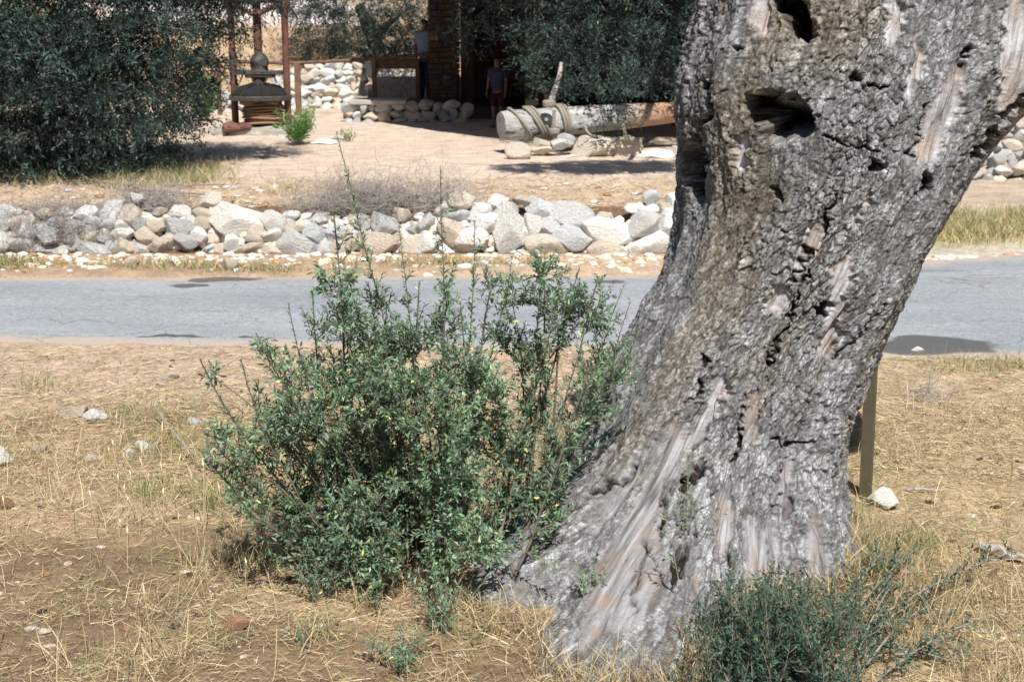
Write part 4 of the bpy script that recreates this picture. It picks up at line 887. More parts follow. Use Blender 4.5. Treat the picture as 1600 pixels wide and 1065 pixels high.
# ---- straw and grass (uncountable)
def blades(name, n, place, Lr, wr, up, cols, label, cat='grass', seg=3, curl=.3):
    pos = place(n); fx_, fy_ = pos[:, 0] - .79, 6.15 - pos[:, 1]; pos = pos[np.hypot(fx_, fy_) > np.interp(np.degrees(np.arctan2(fx_, fy_)), FOOT[:, 0], FOOT[:, 1]) * .86]; n = len(pos); x, y = pos[:, 0], pos[:, 1]; z = Hz(x, y)
    a = rg.uniform(0, 2 * np.pi, n); el = rg.uniform(up[0], up[1], n); d = np.stack([np.cos(a) * np.cos(el), np.sin(a) * np.cos(el), np.sin(el)], 1)
    L_ = rg.uniform(*Lr, n); w_ = rg.uniform(*wr, n); s_ = unit(np.cross(d, rg.normal(size=(n, 3)))) * w_[:, None] / 2
    bend = rg.normal(size=(n, 3)) * np.array([1, 1, .25]) * (L_ * curl)[:, None]
    b0 = np.stack([x, y, z + .004 + rg.random(n) * .012 * (el < .5)], 1); R_ = []
    for q in range(seg):
        t = q / (seg - 1); c_ = b0 + d * (L_ * t)[:, None] + bend * t * t; c_[:, 2] = np.maximum(c_[:, 2], z + .002); k = 1 if q < seg - 1 else .3; R_ += [c_ - s_ * k, c_ + s_ * k]
    V = np.stack(R_, 1).reshape(-1, 3); i = np.arange(n)[:, None] * 2 * seg
    Q = np.concatenate([i + np.array([[2 * q, 2 * q + 1, 2 * q + 3, 2 * q + 2]]) for q in range(seg - 1)])
    C = np.array(cols)[rg.integers(0, len(cols), n)] * rg.uniform(.7, 1.2, (n, 1)); me = MB().add(V, Q, None, np.repeat(C, 2 * seg, 0))
    o = me.build(name, M_STRAW, None, True, kind='stuff'); o['label'] = label; o['category'] = cat; return o
def region(u0, u1, v0, v1, dens=None):
    def f(n):
        U_ = rg.uniform(u0, u1, n * 3); V_ = v0 + (v1 - v0) * rg.random(n * 3) ** 1.0
        p = np.array([G(a, b) for a, b in zip(U_, V_)]); keep = np.ones(len(p), bool)
        if dens is not None: keep = rg.random(len(p)) < dens(p[:, 0], p[:, 1])
        return p[keep][:n]
    return f
STR = [(0.53, 0.415, 0.24), (0.45, 0.345, 0.19), (0.62, 0.52, 0.33), (0.29, 0.22, 0.13), (0.46, 0.42, 0.27), (.26, .19, .11)]
patch = lambda x, y: np.clip(0.72 + 0.6 * (0.5 - sstep(-0.15, 0.35, fbm(x * 1.1, y * 1.1, 0.0, 4, 31) + 0.5 * sstep(0.4, -1.5, x) * sstep(7.6, 5.5, y) - 0.15)) + .5 * fbm(x * 3, y * 3, 0.0, 2, 66), .12, 1)
blades('lying_straw', 60000, region(-80, 1700, 640, 1150, patch), (.02, .085), (.0012, .0032), (-.05, .5), STR + [(.40,.33,.22)], 'dry straw lying thickly over the foreground soil')
def rootring(n):
    a = rg.uniform(-100, 85, n); q = np.interp(a, FOOT[:, 0], FOOT[:, 1]) + np.abs(rg.normal(0, .12, n)) - .10; a = np.radians(a); return np.stack([.79 + q * np.sin(a), 6.15 - q * np.cos(a), 0 * a], 1)
blades('root_litter', 5200, rootring, (.04, .15), (.002, .004), (.1, 1.2), STR + [(.2, .15, .1)], 'matted dry straw packed against the roots of the old trunk', seg=4, curl=.3)
blades('verge_straw', 26000, region(-80, 1700, 545, 760), (.03, .10), (.002, .005), (-.05, .2), STR + [(.62, .46, .34)], 'short pale straw litter between the foreground and the road')
tuft = lambda x, y: sstep(.1, .5, fbm(x * 2.2, y * 2.2, 3.0, 3, 44) + .1) * .9 + .04
blades('dry_grass', 9000, region(-80, 1700, 640, 1130, tuft), (.06, .20), (.0014, .003), (.7, 1.5), STR, 'standing dry yellow grass stalks scattered over the foreground', seg=5, curl=.22)
GRN = [(0.16, 0.22, 0.07), (0.22, 0.27, 0.10), (0.30, 0.30, 0.13), (0.12, 0.18, 0.07)]
def spots(lst):
    def f(n):
        o_ = []
        for (u, v, ru, rv, wt) in lst:
            k = int(n * wt); a = rg.normal(size=(k, 2)) * .5; o_ += [GT_fast(u + ru * i, v + rv * j) for i, j in a]
        return np.array(o_)
    return f
def GT_fast(u, v):
    z = 0.56 if v < 345 and u < 1100 else (0.03 if v > 345 else .05); return G(u, v, z)
blades('green_grass', 3000, spots([(230,655,90,22,.10),(270,700,80,26,.10),(235,770,50,22,.08),(330,780,60,30,.10),(420,880,60,30,.06),(1550,572,110,10,.16),(1370,900,60,40,.14),(1430,860,60,24,.06),(1330,830,40,20,.05),(620,640,60,14,.04),(60,600,60,12,.05),(500,1000,60,20,.03),(730,1000,70,30,.03)]), (.04, .15), (.002, .004), (.5, 1.5), GRN + STR[:2], 'patches of fading green grass among the straw')
blades('terrace_grass', 2400, spots([(285,283,70,11,.5),(205,292,60,8,.2),(330,270,40,8,.1),(60,285,80,8,.1),(450,300,60,6,.04)]), (.06, .22), (.003, .007), (.8, 1.5), GRN + STR, 'yellow green grass growing behind the wall beneath the left tree')
blades('roadside_grass', 9000, spots([(1530,360,90,18,.6),(1480,350,50,16,.25),(1590,345,40,14,.15)]), (.05, .16), (.004, .009), (.6, 1.5), GRN[1:3] + STR[:3] + [(.36,.33,.15)], 'rough yellow green grass on the far side of the road right of the trunk')
blades('wall_foot_grass', 2600, spots([(15,412,60,6,.35),(260,415,120,5,.25),(400,420,80,4,.15),(700,410,160,5,.25)]), (.04, .12), (.004, .008), (.5, 1.5), GRN + STR, 'thin grass along the foot of the stone wall')
blades('terrace_straw', 7000, lambda n: np.stack([rg.uniform(-7, 4, n), 15.0 + 2.3 * rg.random(n) ** 1.4], 1), (.03, .12), (.004, .008), (0, .5), STR, 'dry straw and litter on the earth behind the wall')
blades('slope_grass', 9000, lambda n: np.stack([rg.uniform(-17, 12, n), rg.uniform(32.5, 46, n)], 1), (.1, .3), (.012, .03), (.8, 1.5), [(0.42, 0.30, 0.18), (0.34, 0.24, 0.14), (.46, .36, .25)], 'ochre dry grass covering the slope behind the courtyard')
blades('short_green_grass', 6000, region(-80, 1700, 600, 1120, lambda x, y: sstep(.0, .4, fbm(x * 1.6, y * 1.6, 8.0, 3, 48))), (.02, .07), (.0015, .003), (.4, 1.4), GRN + [(.3, .32, .18)], 'sparse short green grass coming through the foreground straw')
def seedheads():
    b = MB()
    for _ in range(60):
        u, v = rnd.choice([(rnd.gauss(250, 50), rnd.gauss(800, 40)), (rnd.uniform(0, 500), rnd.uniform(700, 1050)), (rnd.gauss(970, 40), rnd.gauss(1000, 40)), (rnd.uniform(1100, 1600), rnd.uniform(850, 1060))])
        p = GT(u, v)
        if math.hypot(p[0] - .79, p[1] - 6.15) < 1.9 and p[0] > -.5: continue
        h = rnd.uniform(.15, .32); d = np.array([rnd.gauss(0, .1), rnd.gauss(0, .1), 1]) * h; t = p + d
        b.tube(bez(p, p + d * .5 + rg.normal(size=3) * .01, t, 5), .0016, 3, False, (.58, .46, .27)); b.tube(np.array([t, t + d * .06 + [0, 0, .01], t + d * .12 + [rnd.gauss(0, .003), 0, .0], t + d * .2]), [.001, .0045, .004, .0008], 5, False, (.74, .64, .44))
    o_ = b.build('dry_stalks', M_STRAW, None, True, kind='stuff'); o_['label'] = 'pale dry stalks with seed heads standing in the straw'; o_['category'] = 'grass'
seedheads()

# ------------------------------------------------------------------ post
pb = GT(1352, 777)
def build_post():
    root = empty('metal_post', pb, 'slim olive brown square post standing behind the right side of the leaning trunk', 'post')
    b = MB(); R = rotz(math.radians(-24)); top = P(1364, 520, pb[1] + .02); ax = (top - pb); ax = ax / ax[2]; H_ = 1.25; w = .0285
    for sx in (1, -1):
        pass
    V = np.array([[x, y, 0] for x, y in ((-w, -w), (w, -w), (w, w), (-w, w))]) @ R.T
    V = np.concatenate([pb + V - ax * .15, pb + V + ax * H_]); Q = [[0, 1, 5, 4], [1, 2, 6, 5], [2, 3, 7, 6], [3, 0, 4, 7], [4, 5, 6, 7]]
    b.add(V, Q); o_ = b.build('shaft', M_POST, root, False); return root
build_post()

# ------------------------------------------------------------------ iron press
PY = 24.0
M_BLACK = mat_simple('shade_black_iron', (.01, .01, .01), (.022, .02, .018), 8, .9, .3)  # near-black stands in for the shade in the openings between the ribs
def build_press():
    g = P(407, 214, PY); z0 = hz(g[0], PY); base = np.array([g[0], PY, z0]); m = mpp(PY, 1)
    root = empty('olive_press', base, 'tall rusty iron screw press with two columns on a rough stone plinth', 'press')
    X = lambda u: (u - CU) * m
    Zv = lambda v: P(407, v, PY)[2]
    zb = Zv(196)
    b = MB(); b.box(((X(336) + X(478)) / 2, PY + .25, (z0 + zb) / 2 - .1), (X(478) - X(336), 1.3, zb - z0 + .2), None, .05); V = b.V[0]
    V2, F2 = None, None
    bm = bmesh.new(); bmesh.ops.create_cube(bm, size=1); bmesh.ops.subdivide_edges(bm, edges=list(bm.edges), cuts=14, use_grid_fill=True)
    for vv_ in bm.verts:
        c_ = vv_.co; l_ = c_.length; f_ = 1 - .05 * (abs(c_.x) > .49) ; n_ = vn(np.array([c_.x * 7]), np.array([c_.y * 7]), np.array([c_.z * 5]), 3)[0]
        vv_.co = Vector((c_.x * (X(478) - X(336)) * (1 + .05 * n_) + X(407), PY + .2 + c_.y * 1.25 * (1 + .05 * n_), z0 - .1 + (c_.z + .5) * (zb - z0 + .1) + (.02 * n_ if c_.z > -.4 else 0))) - Vector(base)
    me = bpy.data.meshes.new('plinth'); bm.to_mesh(me); bm.free()
    link('plinth', me, M_CONC, root)
    top = 3.15
    for i, u in enumerate((367.5, 450)):
        b = MB(); r = .062
        b.lathe((X(u), PY, 0), [(r, zb), (r, Zv(120)), (r * .95, Zv(60)), (r, Zv(18)), (r * 1.5, Zv(14)), (r * 1.7, Zv(6)), (r * 1.7, Zv(-6)), (r * 1.3, Zv(-10)), (r, Zv(-14)), (r, top), (0.0, top + .02)], 20)
        b.build('column', M_RUST, root)
    # foot casting at the left column
    b = MB(); fy = PY - .33
    b.tube([(X(352), fy, Zv(201)), (X(358), fy, Zv(200)), (X(366), fy, Zv(197)), (X(378), fy, Zv(198)), (X(390), fy, Zv(196)), (X(399), fy, Zv(196))], [.02, .11, .11, .075, .075, .05], 14); b.V[-1][:, 1] = fy + (b.V[-1][:, 1] - fy) * 2.2
    b.build('foot', M_RUST, root)
    # upper yoke: box plus drooping curved brace
    b = MB(); b.box((X(408), PY, Zv(-6)), (X(450) - X(367), .3, .24), None, .03); b.build('crosshead', M_IRON, root)
    b = MB(); b.tube(catm([(X(371), PY - .1, Zv(8)), (X(388), PY - .12, Zv(14)), (X(408), PY - .14, Zv(23)), (X(428), PY - .12, Zv(14)), (X(446), PY - .1, Zv(8))], 6), .045, 10); b.build('brace', M_RUST, root)
    b = MB(); r = .075; zs_ = np.linspace(Zv(88), Zv(2), 70); b.lathe((X(407.5), PY, 0), [(r * (1 + .06 * ((i % 2) * 2 - 1)), z) for i, z in enumerate(zs_)], 20); b.build('screw', M_RUST, root)
    b = MB(); r = .165; zc_ = Zv(97); pr = [(0.07, zc_ + r)] + [(r * math.cos(t) * (1 if t > 0 else 1), zc_ + r * math.sin(t)) for t in np.linspace(1.1, -.5, 10)] + [(.15, Zv(108)), (.16, Zv(111))]
    b.lathe((X(408.5), PY, 0), pr, 24); b.box((X(419), PY - .1, Zv(99)), (.08, .08, .1), None, .01); b.build('nut', M_IRON, root)
    b = MB(); b.box((X(409), PY, Zv(113.5)), (X(446) - X(372), .34, .075), None, .012); b.box((X(409), PY, Zv(118)), (.5, .3, .08), None, .02); b.build('crossbar', M_IRON, root)
    b = MB(); b.tube([(X(407), PY, Zv(120)), (X(407), PY, Zv(140))], .12, 14)
    b.build('ram', M_IRON, root)
    for u, u2 in ((384, 379), (396, 400), (424, 418), (432, 436)): b = MB(); b.tube([(X(u), PY - .12, Zv(117)), (X(u2), PY - .14, Zv(129))], .014, 6); b.build('hanging_bolt', M_IRON, root)
    b = MB(); W_ = (X(454) - X(362)) / 2; b.lathe((X(408), PY, 0), [(.08, Zv(132)), (W_ * .35, Zv(133.5)), (W_ * .68, Zv(137)), (W_ * .88, Zv(143)), (W_ * .94, Zv(147)), (W_ * .94, Zv(149))], 36)
    for t in np.linspace(0, 2 * np.pi, 9)[:-1] + .25:
        b.tube([(X(408) + math.cos(t) * .12, PY + math.sin(t) * .12, Zv(131)), (X(408) + math.cos(t) * W_ * .66, PY + math.sin(t) * W_ * .66, Zv(136.5)), (X(408) + math.cos(t) * W_, PY + math.sin(t) * W_, Zv(150))], .025, 6)
    b.build('pressure_plate', M_BLACK, root)
    b = MB(); b.lathe((X(408), PY, 0), [(.1, Zv(149)), (W_ * 1.03, Zv(149)), (W_ * 1.05, Zv(150)), (W_ * 1.05, Zv(156)), (W_ * .95, Zv(157)), (.1, Zv(157.5))], 40); b.build('plate_rim', M_IRON, root)
    b = MB(); b.box((X(409), PY, Zv(160)), (X(440) - X(382), .6, .05), None, .01); b.build('pressing_board', M_MATS, root)
    n = 8
    zt, zl = Zv(161), Zv(193)
    for i in range(n):
        z1, z2 = zl + (zt - zl) * i / n, zl + (zt - zl) * (i + .93) / n; r = .37 + rnd.uniform(-.025, .02); b = MB(); zm = (z1 + z2) / 2
        b.lathe((X(412) + rnd.uniform(-.02, .02), PY, 0), [(0, z1), (r * .93, z1), (r, zm), (r * .93, z2), (0, z2)], 28); V = b.V[0]; V[:, 2] += .012 * np.sin(V[:, 0] * 7 + i); b.build('pressing_mat', M_MATS, root)
    return root
build_press()

# rail behind the press
def build_rail():
    y = 28.5; a, b_ = P(330, 92, y + .5), P(672, 84, y); zg = hz(a[0], y)
    root = empty('wooden_rail', (a[0], y, zg), 'long brown rail on posts running behind the iron press to the porch pillar', 'railing')
    b = MB(); b.tube([P(330, 96, y + .5), P(460, 99, y), P(560, 94, y), P(672, 85, y)], .035, 8); b.build('top_rail', M_RAIL, root)
    for u in (340, 464, 584, 652):
        p = P(u, 98 - (u > 500) * 6, y); g = hz(p[0], y) - .1; w = .12 if u == 464 else .09; q = MB(); q.box((p[0], y, (p[2] + g) / 2), (w, .09, p[2] - g), None, .008); q.build('rail_post', M_RAIL, root)
    b = MB(); p, q = P(584, 102, y), P(655, 98, y); b.box(((p[0] + q[0]) / 2, y + .2, (p[2] + q[2]) / 2), (q[0] - p[0], .35, .2), None, .01); b.build('plank', M_RAIL, root)
build_rail()

# ------------------------------------------------------------------ background stone walls
def dry_wall(name, u0, u1, vtop, vbot, y, sz, lab, kinds='WWCGC', root_kw=None, batter=.35, jit=.25, topf=None):
    a = P(u0, vbot, y); root = empty(name, (a[0], y, a[2]), lab, 'stone wall', 'dry stone walls'); v = vbot - sz * .3
    while v > vtop:
        u = u0 + rnd.uniform(-sz, 0) * .5
        while u < u1:
            w = sz * rnd.uniform(.8, 1.9); h = sz * rnd.uniform(.75, 1.25); tv = vtop if topf is None else topf(u)
            if v > tv:
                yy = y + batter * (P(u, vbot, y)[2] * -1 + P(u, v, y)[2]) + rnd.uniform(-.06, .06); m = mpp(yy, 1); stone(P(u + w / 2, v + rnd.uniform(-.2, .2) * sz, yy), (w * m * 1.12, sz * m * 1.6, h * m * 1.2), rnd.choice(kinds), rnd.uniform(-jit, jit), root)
            u += w * .98
        v -= sz * .82
    return root
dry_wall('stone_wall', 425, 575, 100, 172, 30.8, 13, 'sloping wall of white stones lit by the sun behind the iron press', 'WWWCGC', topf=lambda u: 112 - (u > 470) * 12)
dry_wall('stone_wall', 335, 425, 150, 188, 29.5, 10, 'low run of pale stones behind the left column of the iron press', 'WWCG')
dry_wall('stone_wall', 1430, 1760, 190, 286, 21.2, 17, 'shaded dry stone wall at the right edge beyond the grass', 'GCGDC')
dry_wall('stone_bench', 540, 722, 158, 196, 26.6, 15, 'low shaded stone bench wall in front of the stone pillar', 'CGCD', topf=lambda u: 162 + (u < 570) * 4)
# flat capping slab of the bench, and its earth core
b = MB(); p, q = P(545, 158, 26.75), P(635, 158, 26.75); root = empty('stone_slab', (p[0], 26.9, p[2]), 'flat pale slab on the left end of the low shaded bench wall', 'slab')
b.box(((p[0] + q[0]) / 2, 27.0, p[2] - .02), (q[0] - p[0], .9, .10), rotz(.02), .02); b.build('slab', M_CONC, root)

# kerb stones on the courtyard right of the press
for (u, v, w, h, k, lab) in ((505, 222, 44, 10, 'W', 'flat white stone set in the courtyard right of the spiky plant'), (442, 213, 16, 7, 'W', 'small white chip on the plinth edge left of the spiky plant'), (525, 216, 26, 8, 'W', 'flat pale stone between the spiky plant and the tiny weed')):
    p = GT(u, v + 3); m = mpp(p[1]); stone(np.array(p) + [0, .05, .02], (w * m, w * m * .6, h * m * 1.2), k, 0, None, None, 'rock', .05, label=lab, category='rock', group='loose rocks on the ground')

# ------------------------------------------------------------------ porch building
def build_house():
    base = np.array([P(692, 172, 27.6)[0], 27.6, 0]); base[2] = hz(base[0], 27.6)
    root = empty('stone_building', base, 'stone building in deep shade with an open porch and stone pillar behind the beam', 'building')
    gz_ = base[2]
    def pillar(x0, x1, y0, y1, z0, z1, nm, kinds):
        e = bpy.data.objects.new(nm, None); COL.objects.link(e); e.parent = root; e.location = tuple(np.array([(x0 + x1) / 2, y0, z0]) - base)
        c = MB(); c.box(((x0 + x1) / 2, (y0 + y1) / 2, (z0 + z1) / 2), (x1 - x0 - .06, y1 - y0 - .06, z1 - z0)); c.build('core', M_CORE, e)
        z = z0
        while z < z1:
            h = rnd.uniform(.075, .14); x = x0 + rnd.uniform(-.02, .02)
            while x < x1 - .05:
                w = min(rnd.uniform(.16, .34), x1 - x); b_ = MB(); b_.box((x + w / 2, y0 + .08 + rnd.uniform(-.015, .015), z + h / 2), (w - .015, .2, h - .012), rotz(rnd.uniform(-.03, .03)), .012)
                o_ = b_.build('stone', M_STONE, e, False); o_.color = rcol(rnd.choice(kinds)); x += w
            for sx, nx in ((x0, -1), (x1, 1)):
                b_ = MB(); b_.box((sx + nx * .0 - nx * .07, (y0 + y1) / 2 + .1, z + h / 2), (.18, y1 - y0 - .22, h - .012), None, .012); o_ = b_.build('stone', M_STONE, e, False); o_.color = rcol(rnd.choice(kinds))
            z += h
    xa, xb = P(671, 100, 27.6)[0], P(716, 100, 27.6)[0]
    pillar(xa, xb, 27.4, 28.0, gz_ - .1, 3.25, 'pillar', 'B')  # pillar stone coloured darker to deepen the porch shade
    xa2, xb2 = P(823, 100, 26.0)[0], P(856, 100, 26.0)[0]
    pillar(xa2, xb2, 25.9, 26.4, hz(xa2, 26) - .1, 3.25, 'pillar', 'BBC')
    # back and side walls with coursed stone relief, roof
    b = MB(); rws = []
    z = gz_ - .1
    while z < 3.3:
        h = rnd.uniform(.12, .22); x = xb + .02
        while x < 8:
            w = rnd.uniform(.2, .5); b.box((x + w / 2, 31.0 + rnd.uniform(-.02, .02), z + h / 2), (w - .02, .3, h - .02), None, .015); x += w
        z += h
    o_ = b.build('stonework', M_STONE, root, False, kind='stuff'); o_.color = (.13, .09, .065, 1)  # dark stone colour carries part of the porch shade
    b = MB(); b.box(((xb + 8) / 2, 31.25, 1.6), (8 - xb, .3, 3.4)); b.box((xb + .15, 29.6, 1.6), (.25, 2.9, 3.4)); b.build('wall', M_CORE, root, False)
    pl = []
    for (u, v) in ((536, 182), (560, 188), (600, 192), (680, 205), (780, 217)):
        q = GT(u, v); k_ = (3.3 - q[2]) / math.tan(SUN_EL); pl.append((q[0] - math.sin(SUN_AZ) * k_, q[1] - math.cos(SUN_AZ) * k_))
    pl += [(pl[-1][0] + 1.5, pl[-1][1] + .3), (9, pl[-1][1] + .5), (9, 33), (pl[0][0], 33)]; n = len(pl)
    V = [(x, y, 3.3) for x, y in pl] + [(x, y, 3.5) for x, y in pl]
    me = bpy.data.meshes.new('roof'); me.from_pydata([tuple(np.array(v_) - base) for v_ in V], [], [list(range(n))[::-1], list(range(n, 2 * n))] + [[i, (i + 1) % n, n + (i + 1) % n, n + i] for i in range(n)]); link('roof', me, M_REED, root)
    b = MB(); b.box((2.3, 29.4, gz_ + .06), (11.4, 4.0, .36), None, .02); b.build('floor', M_CORE, root, False)
    b = MB()
    for x in (-2.0, -.2, 1.7, 3.6, 5.5): 
        q = MB(); q.tube([(x, 25.5 if x > -1 else 29.5, 3.22), (x, 31, 3.24)], .07, 8); q.build('roof_beam', M_RAIL, root)
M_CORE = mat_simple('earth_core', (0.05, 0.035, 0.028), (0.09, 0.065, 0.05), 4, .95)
build_house()

# ------------------------------------------------------------------ roped beam
def build_beam():
    yl = 20.4; L0 = P(783, 197, yl); mL = mpp(yl, 1); R1 = P(1120, 170, 21.6)
    root = empty('press_beam', (L0[0], yl, hz(L0[0], yl)), 'thick weathered wooden press beam lying on stones and bound with rope', 'beam')
    n = 60; t = np.linspace(0, 1, n); pts = L0 + (R1 - L0) * t[:, None]; rr = np.interp(t, [0, .03, .3, .6, 1], [.215, .225, .225, .19, .13]) 
    b = MB(); b.tube(pts, rr, 36); V = b.V[0]
    cen = np.concatenate([np.repeat(pts, 36, 0), pts[:1], pts[-1:]]); d = V - cen; ang = np.arctan2(d[:, 2], d[:, 1])
    V = cen + d * (1 + .10 * fbm(np.cos(ang) * 2, np.sin(ang) * 2, V[:, 0] * .9, 3, 4) + .035 * fbm(ang * 5, V[:, 0] * .5, 0.0, 3, 8))[:, None]
    b.V[0] = V
    s = N('weathered_beam', .8, .25); gr = s.noise(10, 6, .65, None, .6, (.12, 1, 1)); gr2 = s.noise(30, 4, .6, None, .3, (.1, 1, 1))
    geo = s.n('ShaderNodeTexCoord').outputs['Object']; sx = s.n('ShaderNodeSeparateXYZ'); s.l(geo, sx.inputs[0])
    c = s.ramp(gr, [(.3, (.24, .235, .23)), (.55, (.40, .40, .39)), (.75, (.52, .50, .47))]); c = s.mix(s.ramp(gr2, [(.3, .5), (.5, 0.)]), c, (.10, .08, .065))
    c = s.mix(s.ramp(s.noise(16, 3, .5, None, .5, (.06, 1, 1)), [(.36, .85), (.42, 0.)]), c, (.045, .036, .03))
    red = s.ramp(s.math('MULTIPLY', sx.outputs[0], .25), [(.42, 0.0), (.62, 1.0)]); c = s.mix(s.math('MULTIPLY', red, .85), c, (.36, .20, .11))
    s.col(c); s.bump(gr2, .6, .03); b.build('log', s.m, root)
    ax = unit(R1 - L0); ln = np.linalg.norm(R1 - L0); e1 = unit(np.cross(ax, [0, 0, 1])); e2 = np.cross(e1, ax)
    def wrap(nm, s0, slant, turns=1, off=0, r=.022, rad=None):
        q = MB(); th = np.linspace(0, 2 * np.pi * turns, 40 * turns); P_ = []
        for a in th:
            s_ = s0 + slant * math.cos(a + off) + .05 * a / 6.28 * (turns > 1); R_ = float(np.interp(s_ / ln, t, rr)) + r * .8
            P_.append(L0 + ax * s_ + R_ * (math.cos(a) * e2 + math.sin(a) * e1) * 1.03)
        q.tube(P_, r, 7, False); q.build('rope', M_ROPE, root)
    wrap('rope', .30, -.16); wrap('rope', .50, -.13, 2, 0, .024); wrap('rope', .62, -.13)
    wrap('rope', .92, -.03, 2, 0, .024); wrap('rope', 1.02, -.02, 1)
    return root, L0, ax
BEAM, BL, BAX = build_beam()
def rope_obj(pts, r, lab, knots=()):
    ps = [np.array(p) for p in pts]; root = empty('rope', ps[0], lab, 'rope', 'ropes tied to the press beam'); b = MB(); b.tube(catm(ps, 6), r, 8); b.build('strand', M_ROPE, root)
    for (p, kr) in knots:
        q = MB(); th = np.linspace(0, 6.28 * 3, 50); q.tube([np.array(p) + kr * np.array([math.cos(a), math.sin(a), .35 * math.sin(a * .7)]) for a in th], kr * .45, 6); q.build('knot', M_ROPE, root)
    return root
yk = 20.15
rope_obj([P(866, 172, yk), P(865, 195, yk), P(866, 206, yk), P(867, 222, yk), P(864, 237, yk)], .026, 'rope hanging with a knot from the beam down to the stones below its rope binding', [(P(866, 205, yk), .06), (P(858, 162, yk + .1), .07)])
# pole that rises behind the binding
root = empty('wooden_pole', P(861, 168, 20.7), 'crooked grey pole rising into the leaves from the rope binding of the beam', 'pole'); b = MB(); b.tube(catm([P(858, 170, 20.7), P(863, 152, 20.7), P(869, 135, 20.8), P(874, 118, 20.8), P(877, 98, 20.9)], 6), np.linspace(.055, .03, 25), 9); b.build('stem', M_GREY, root)
# weight stones and supports
yw = 20.15
for (u, v, w, h, k, lab) in ((925, 230, 66, 34, 'C', 'brown humped weight stone under the middle of the beam'), (981, 234, 38, 26, 'C', 'squared pinkish weight stone with a rope tied over its top'), (958, 236, 24, 22, 'C', 'small stone squeezed between the humped and the squared weight stones'),
                             (847, 225, 28, 18, 'C', 'cream stone wedged under the beam left of the hanging rope'), (878, 226, 34, 16, 'W', 'cream stone under the beam right of the hanging rope'), (886, 218, 30, 18, 'G', 'grey stone tucked behind the cream stones under the beam'), (851, 234, 44, 12, 'C', 'flat tan stone lying on the ground below the hanging rope'),
                             (1025, 242, 60, 16, 'W', 'long low pale stone right of the squared weight stone'), (1060, 240, 34, 22, 'C', 'pale stone beside the big trunk beyond the courtyard'), (880, 246, 50, 8, 'W', 'flat white slab in the ground in front of the weight stones')):
    y_ = yw + (.25 if h == 18 and k == 'G' else 0) - (.15 if v > 238 else 0); p = P(u, v, y_); m = mpp(y_, .7)
    stone(p, (w * m * 1.05, w * m * .8, h * m * 1.15), k, 0, None, block_mesh() if 'squared pinkish' in lab else None, 'weight_stone' if v in (230, 234) and w > 30 else 'rock', .05, label=lab, category='stone', group='stones under the press beam')
rope_obj([P(973, 195, 20.35), P(976, 205, 20.1), P(980, 214, 20.0), P(996, 219, 19.95), P(1003, 230, 19.95)], .026, 'rope from the beam looped over the squared weight stone', [(P(980, 215, 20.0), .05)])
rope_obj([P(958, 220, 19.95), P(968, 218, 19.9), P(980, 219, 19.88), P(992, 218, 19.9), P(1001, 222, 19.95)], .036, 'thick coiled rope lying on top of the squared weight stone')
rope_obj([P(913, 190, 20.35), P(917, 205, 20.1), P(925, 212, 20.0), P(936, 214, 20.0)], .018, 'thin rope from the beam to the humped weight stone')

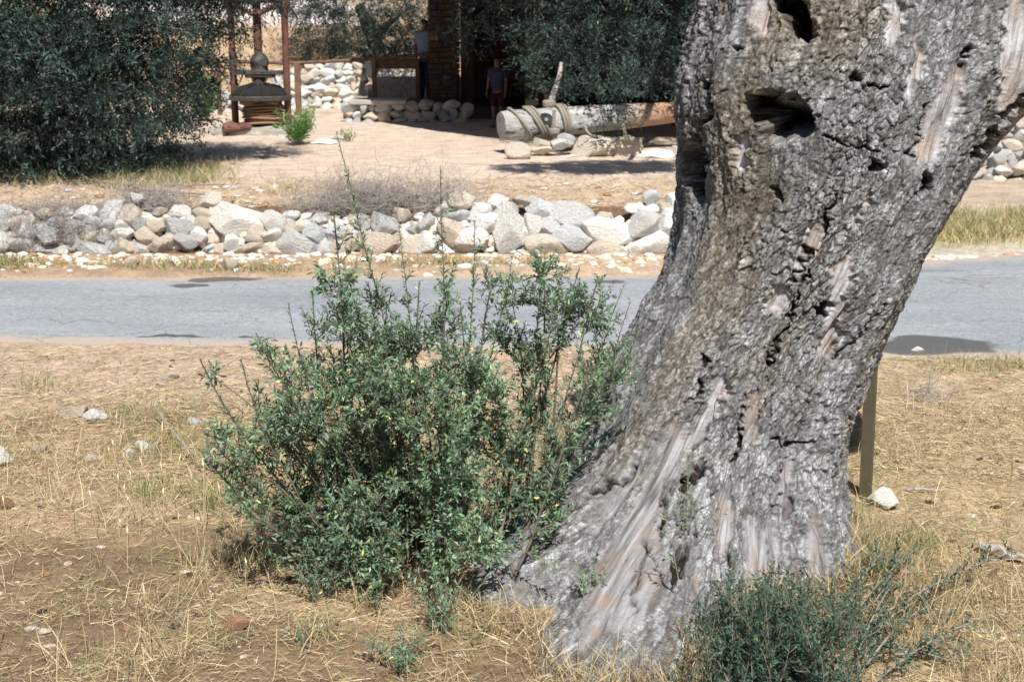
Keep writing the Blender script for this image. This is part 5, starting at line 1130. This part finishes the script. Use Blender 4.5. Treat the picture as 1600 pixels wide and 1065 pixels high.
# ------------------------------------------------------------------ people
def skin_obj(name, pts, edges, rad, mat, parent, sub=1):
    me = bpy.data.meshes.new(name); me.from_pydata([tuple(p) for p in pts], edges, []); o_ = link(name, me, mat, parent)
    md = o_.modifiers.new('skin', 'SKIN'); sk = me.skin_vertices[0].data
    for i, r in enumerate(rad): sk[i].radius = r if hasattr(r, '__len__') else (r, r)
    sk[0].use_root = True; md.use_smooth_shade = True
    ms = o_.modifiers.new('sub', 'SUBSURF'); ms.levels = sub; ms.render_levels = sub; me.materials.append(mat) if len(me.materials) == 0 else None
    return o_
def person(base, h, rz, lab, c_top, c_bot, short, c_shoe, lean=0.0):
    root = empty('person', base, lab, 'person', None, rz); k = h / 1.75
    M_SKIN = mat_simple('skin', (.14, .085, .06), (.17, .10, .075), 5, .6, .05); Mt = mat_simple('shirt_cloth', c_top, tuple(v * .85 for v in c_top), 6, .9, .2); Mb = mat_simple('trouser_cloth', c_bot, tuple(v * .8 for v in c_bot), 6, .9, .2); Ms = mat_simple('shoe', c_shoe, tuple(v * .8 for v in c_shoe), 6, .7, .1); Mh = mat_simple('hair', (.03, .022, .016), (.05, .035, .025), 20, .6, .3)  # cloth and skin colours lowered to imitate deep porch shade
    S = lambda p: np.array(p) * k
    pts = [S((0, 0, .95)), S((0, 0, 1.15)), S((0, -.01, 1.35)), S((0, 0, 1.48)), S((0, -.015, 1.56)), S((0, -.02, 1.64)), S((0, -.015, 1.70))]; rad = [(.10, .075), (.11, .08), (.16, .1), (.055, .055), (.062, .07), (.075, .09), (.055, .07)]; ed = [(i, i + 1) for i in range(6)]
    def chain(st, ps, rs):
        i0 = st
        for p, r in zip(ps, rs): pts.append(S(p)); rad.append(r); ed.append((i0, len(pts) - 1)); i0 = len(pts) - 1
        return i0
    for sx in (-1, 1):
        chain(0, [(sx * .09, 0, .88), (sx * .10, -.01, .5), (sx * .10, .01, .12), (sx * .10, 0, .05), (sx * .11, -.12, .035)], [(.085, .085), (.055, .058), (.035, .038), (.04, .045), (.035, .025)])
        hnd = chain(2, [(sx * .17, 0, 1.42), (sx * .23, .01, 1.15), (sx * .24, -.06, .92), (sx * .245, -.09, .86)], [(.06, .06), (.042, .042), (.028, .028), (.034, .02)])
        for q in range(4): chain(hnd, [(sx * .245 + .0, -.115 + .018 * q, .81), (sx * .24, -.11 + .018 * q, .78 - .01 * (q in (1, 2))), (sx * .225, -.10 + .018 * q, .75)], [(.0095, .0095)] * 3)
        chain(hnd, [(sx * .225, -.125, .84), (sx * .215, -.135, .81)], [(.011, .011), (.009, .009)])
    rad = [(a * k, b_ * k) for a, b_ in rad]
    skin_obj('body', pts, ed, rad, M_SKIN, root)
    skin_obj('shirt', [S(p) for p in ((0, 0, .86), (0, 0, 1.15), (0, -.005, 1.36), (0, 0, 1.46), (-.17, 0, 1.42), (-.215, .005, 1.2), (.17, 0, 1.42), (.215, .005, 1.2))], [(0, 1), (1, 2), (2, 3), (2, 4), (4, 5), (2, 6), (6, 7)], [(a * k, b_ * k) for a, b_ in ((.195, .145), (.17, .125), (.18, .125), (.08, .075), (.08, .08), (.068, .068), (.08, .08), (.068, .068))], Mt, root)
    zk = .5 if short else .1
    skin_obj('shorts' if short else 'trousers', [S(p) for p in ((0, 0, .97), (-.09, 0, .86), (-.1, 0, zk + .2), (-.1, 0, zk), (.09, 0, .86), (.1, 0, zk + .2), (.1, 0, zk))], [(0, 1), (1, 2), (2, 3), (0, 4), (4, 5), (5, 6)], [(a * k, a * k * .95) for a in (.175, .115, .085, .08 if short else .06, .115, .085, .08 if short else .06)], Mb, root)
    for sx in (-1, 1): skin_obj('shoe', [S((sx * .1, .04, .05)), S((sx * .105, -.06, .045)), S((sx * .11, -.15, .035))], [(0, 1), (1, 2)], [(.05 * k, .055 * k), (.05 * k, .045 * k), (.04 * k, .03 * k)], Ms, root)
    skin_obj('hair', [S((0, .0, 1.69)), S((0, .02, 1.66)), S((0, .03, 1.6))], [(0, 1), (1, 2)], [(.078 * k, .09 * k), (.082 * k, .085 * k), (.07 * k, .06 * k)], Mh, root)
    b = MB()
    for sx in (-1, 1): b.lathe(S((sx * .03, -.098, 1.63)) + 0, [(.0, .008 * k), (.008 * k, 0), (0, -.008 * k)], 8)
    b2 = [v_ + wloc(root) for v_ in b.V]; b.V = b2; b.build('eyes', Mh, root)
    nb = MB(); nb.tube([S((0, -.10, 1.645)) + wloc(root), S((0, -.122, 1.605)) + wloc(root), S((0, -.10, 1.597)) + wloc(root)], [.006 * k, .014 * k, .008 * k], 6); nb.build('nose', M_SKIN, root)
    return root
p = P(665, 160, 28.7); person((p[0], 28.7, hz(p[0], 28.7) + .22), 1.78, math.radians(150), 'person in a light blue shirt and dark trousers leaning out behind the stone pillar', (.20, .25, .38), (.02, .04, .07), False, (.05, .15, .4))
p = P(777, 200, 25.2); person((p[0], 25.2, hz(p[0], 25.2)), 1.30, math.radians(-20), 'small person in blue shirt and dark red shorts in deep shade left of the beam', (.035, .045, .09), (.05, .012, .012), True, (.1, .1, .1))
if 0:
    t_ = 0
    for m_ in bpy.data.meshes: t_ += sum(len(p.vertices) - 2 for p in m_.polygons)
    print('tris', t_)
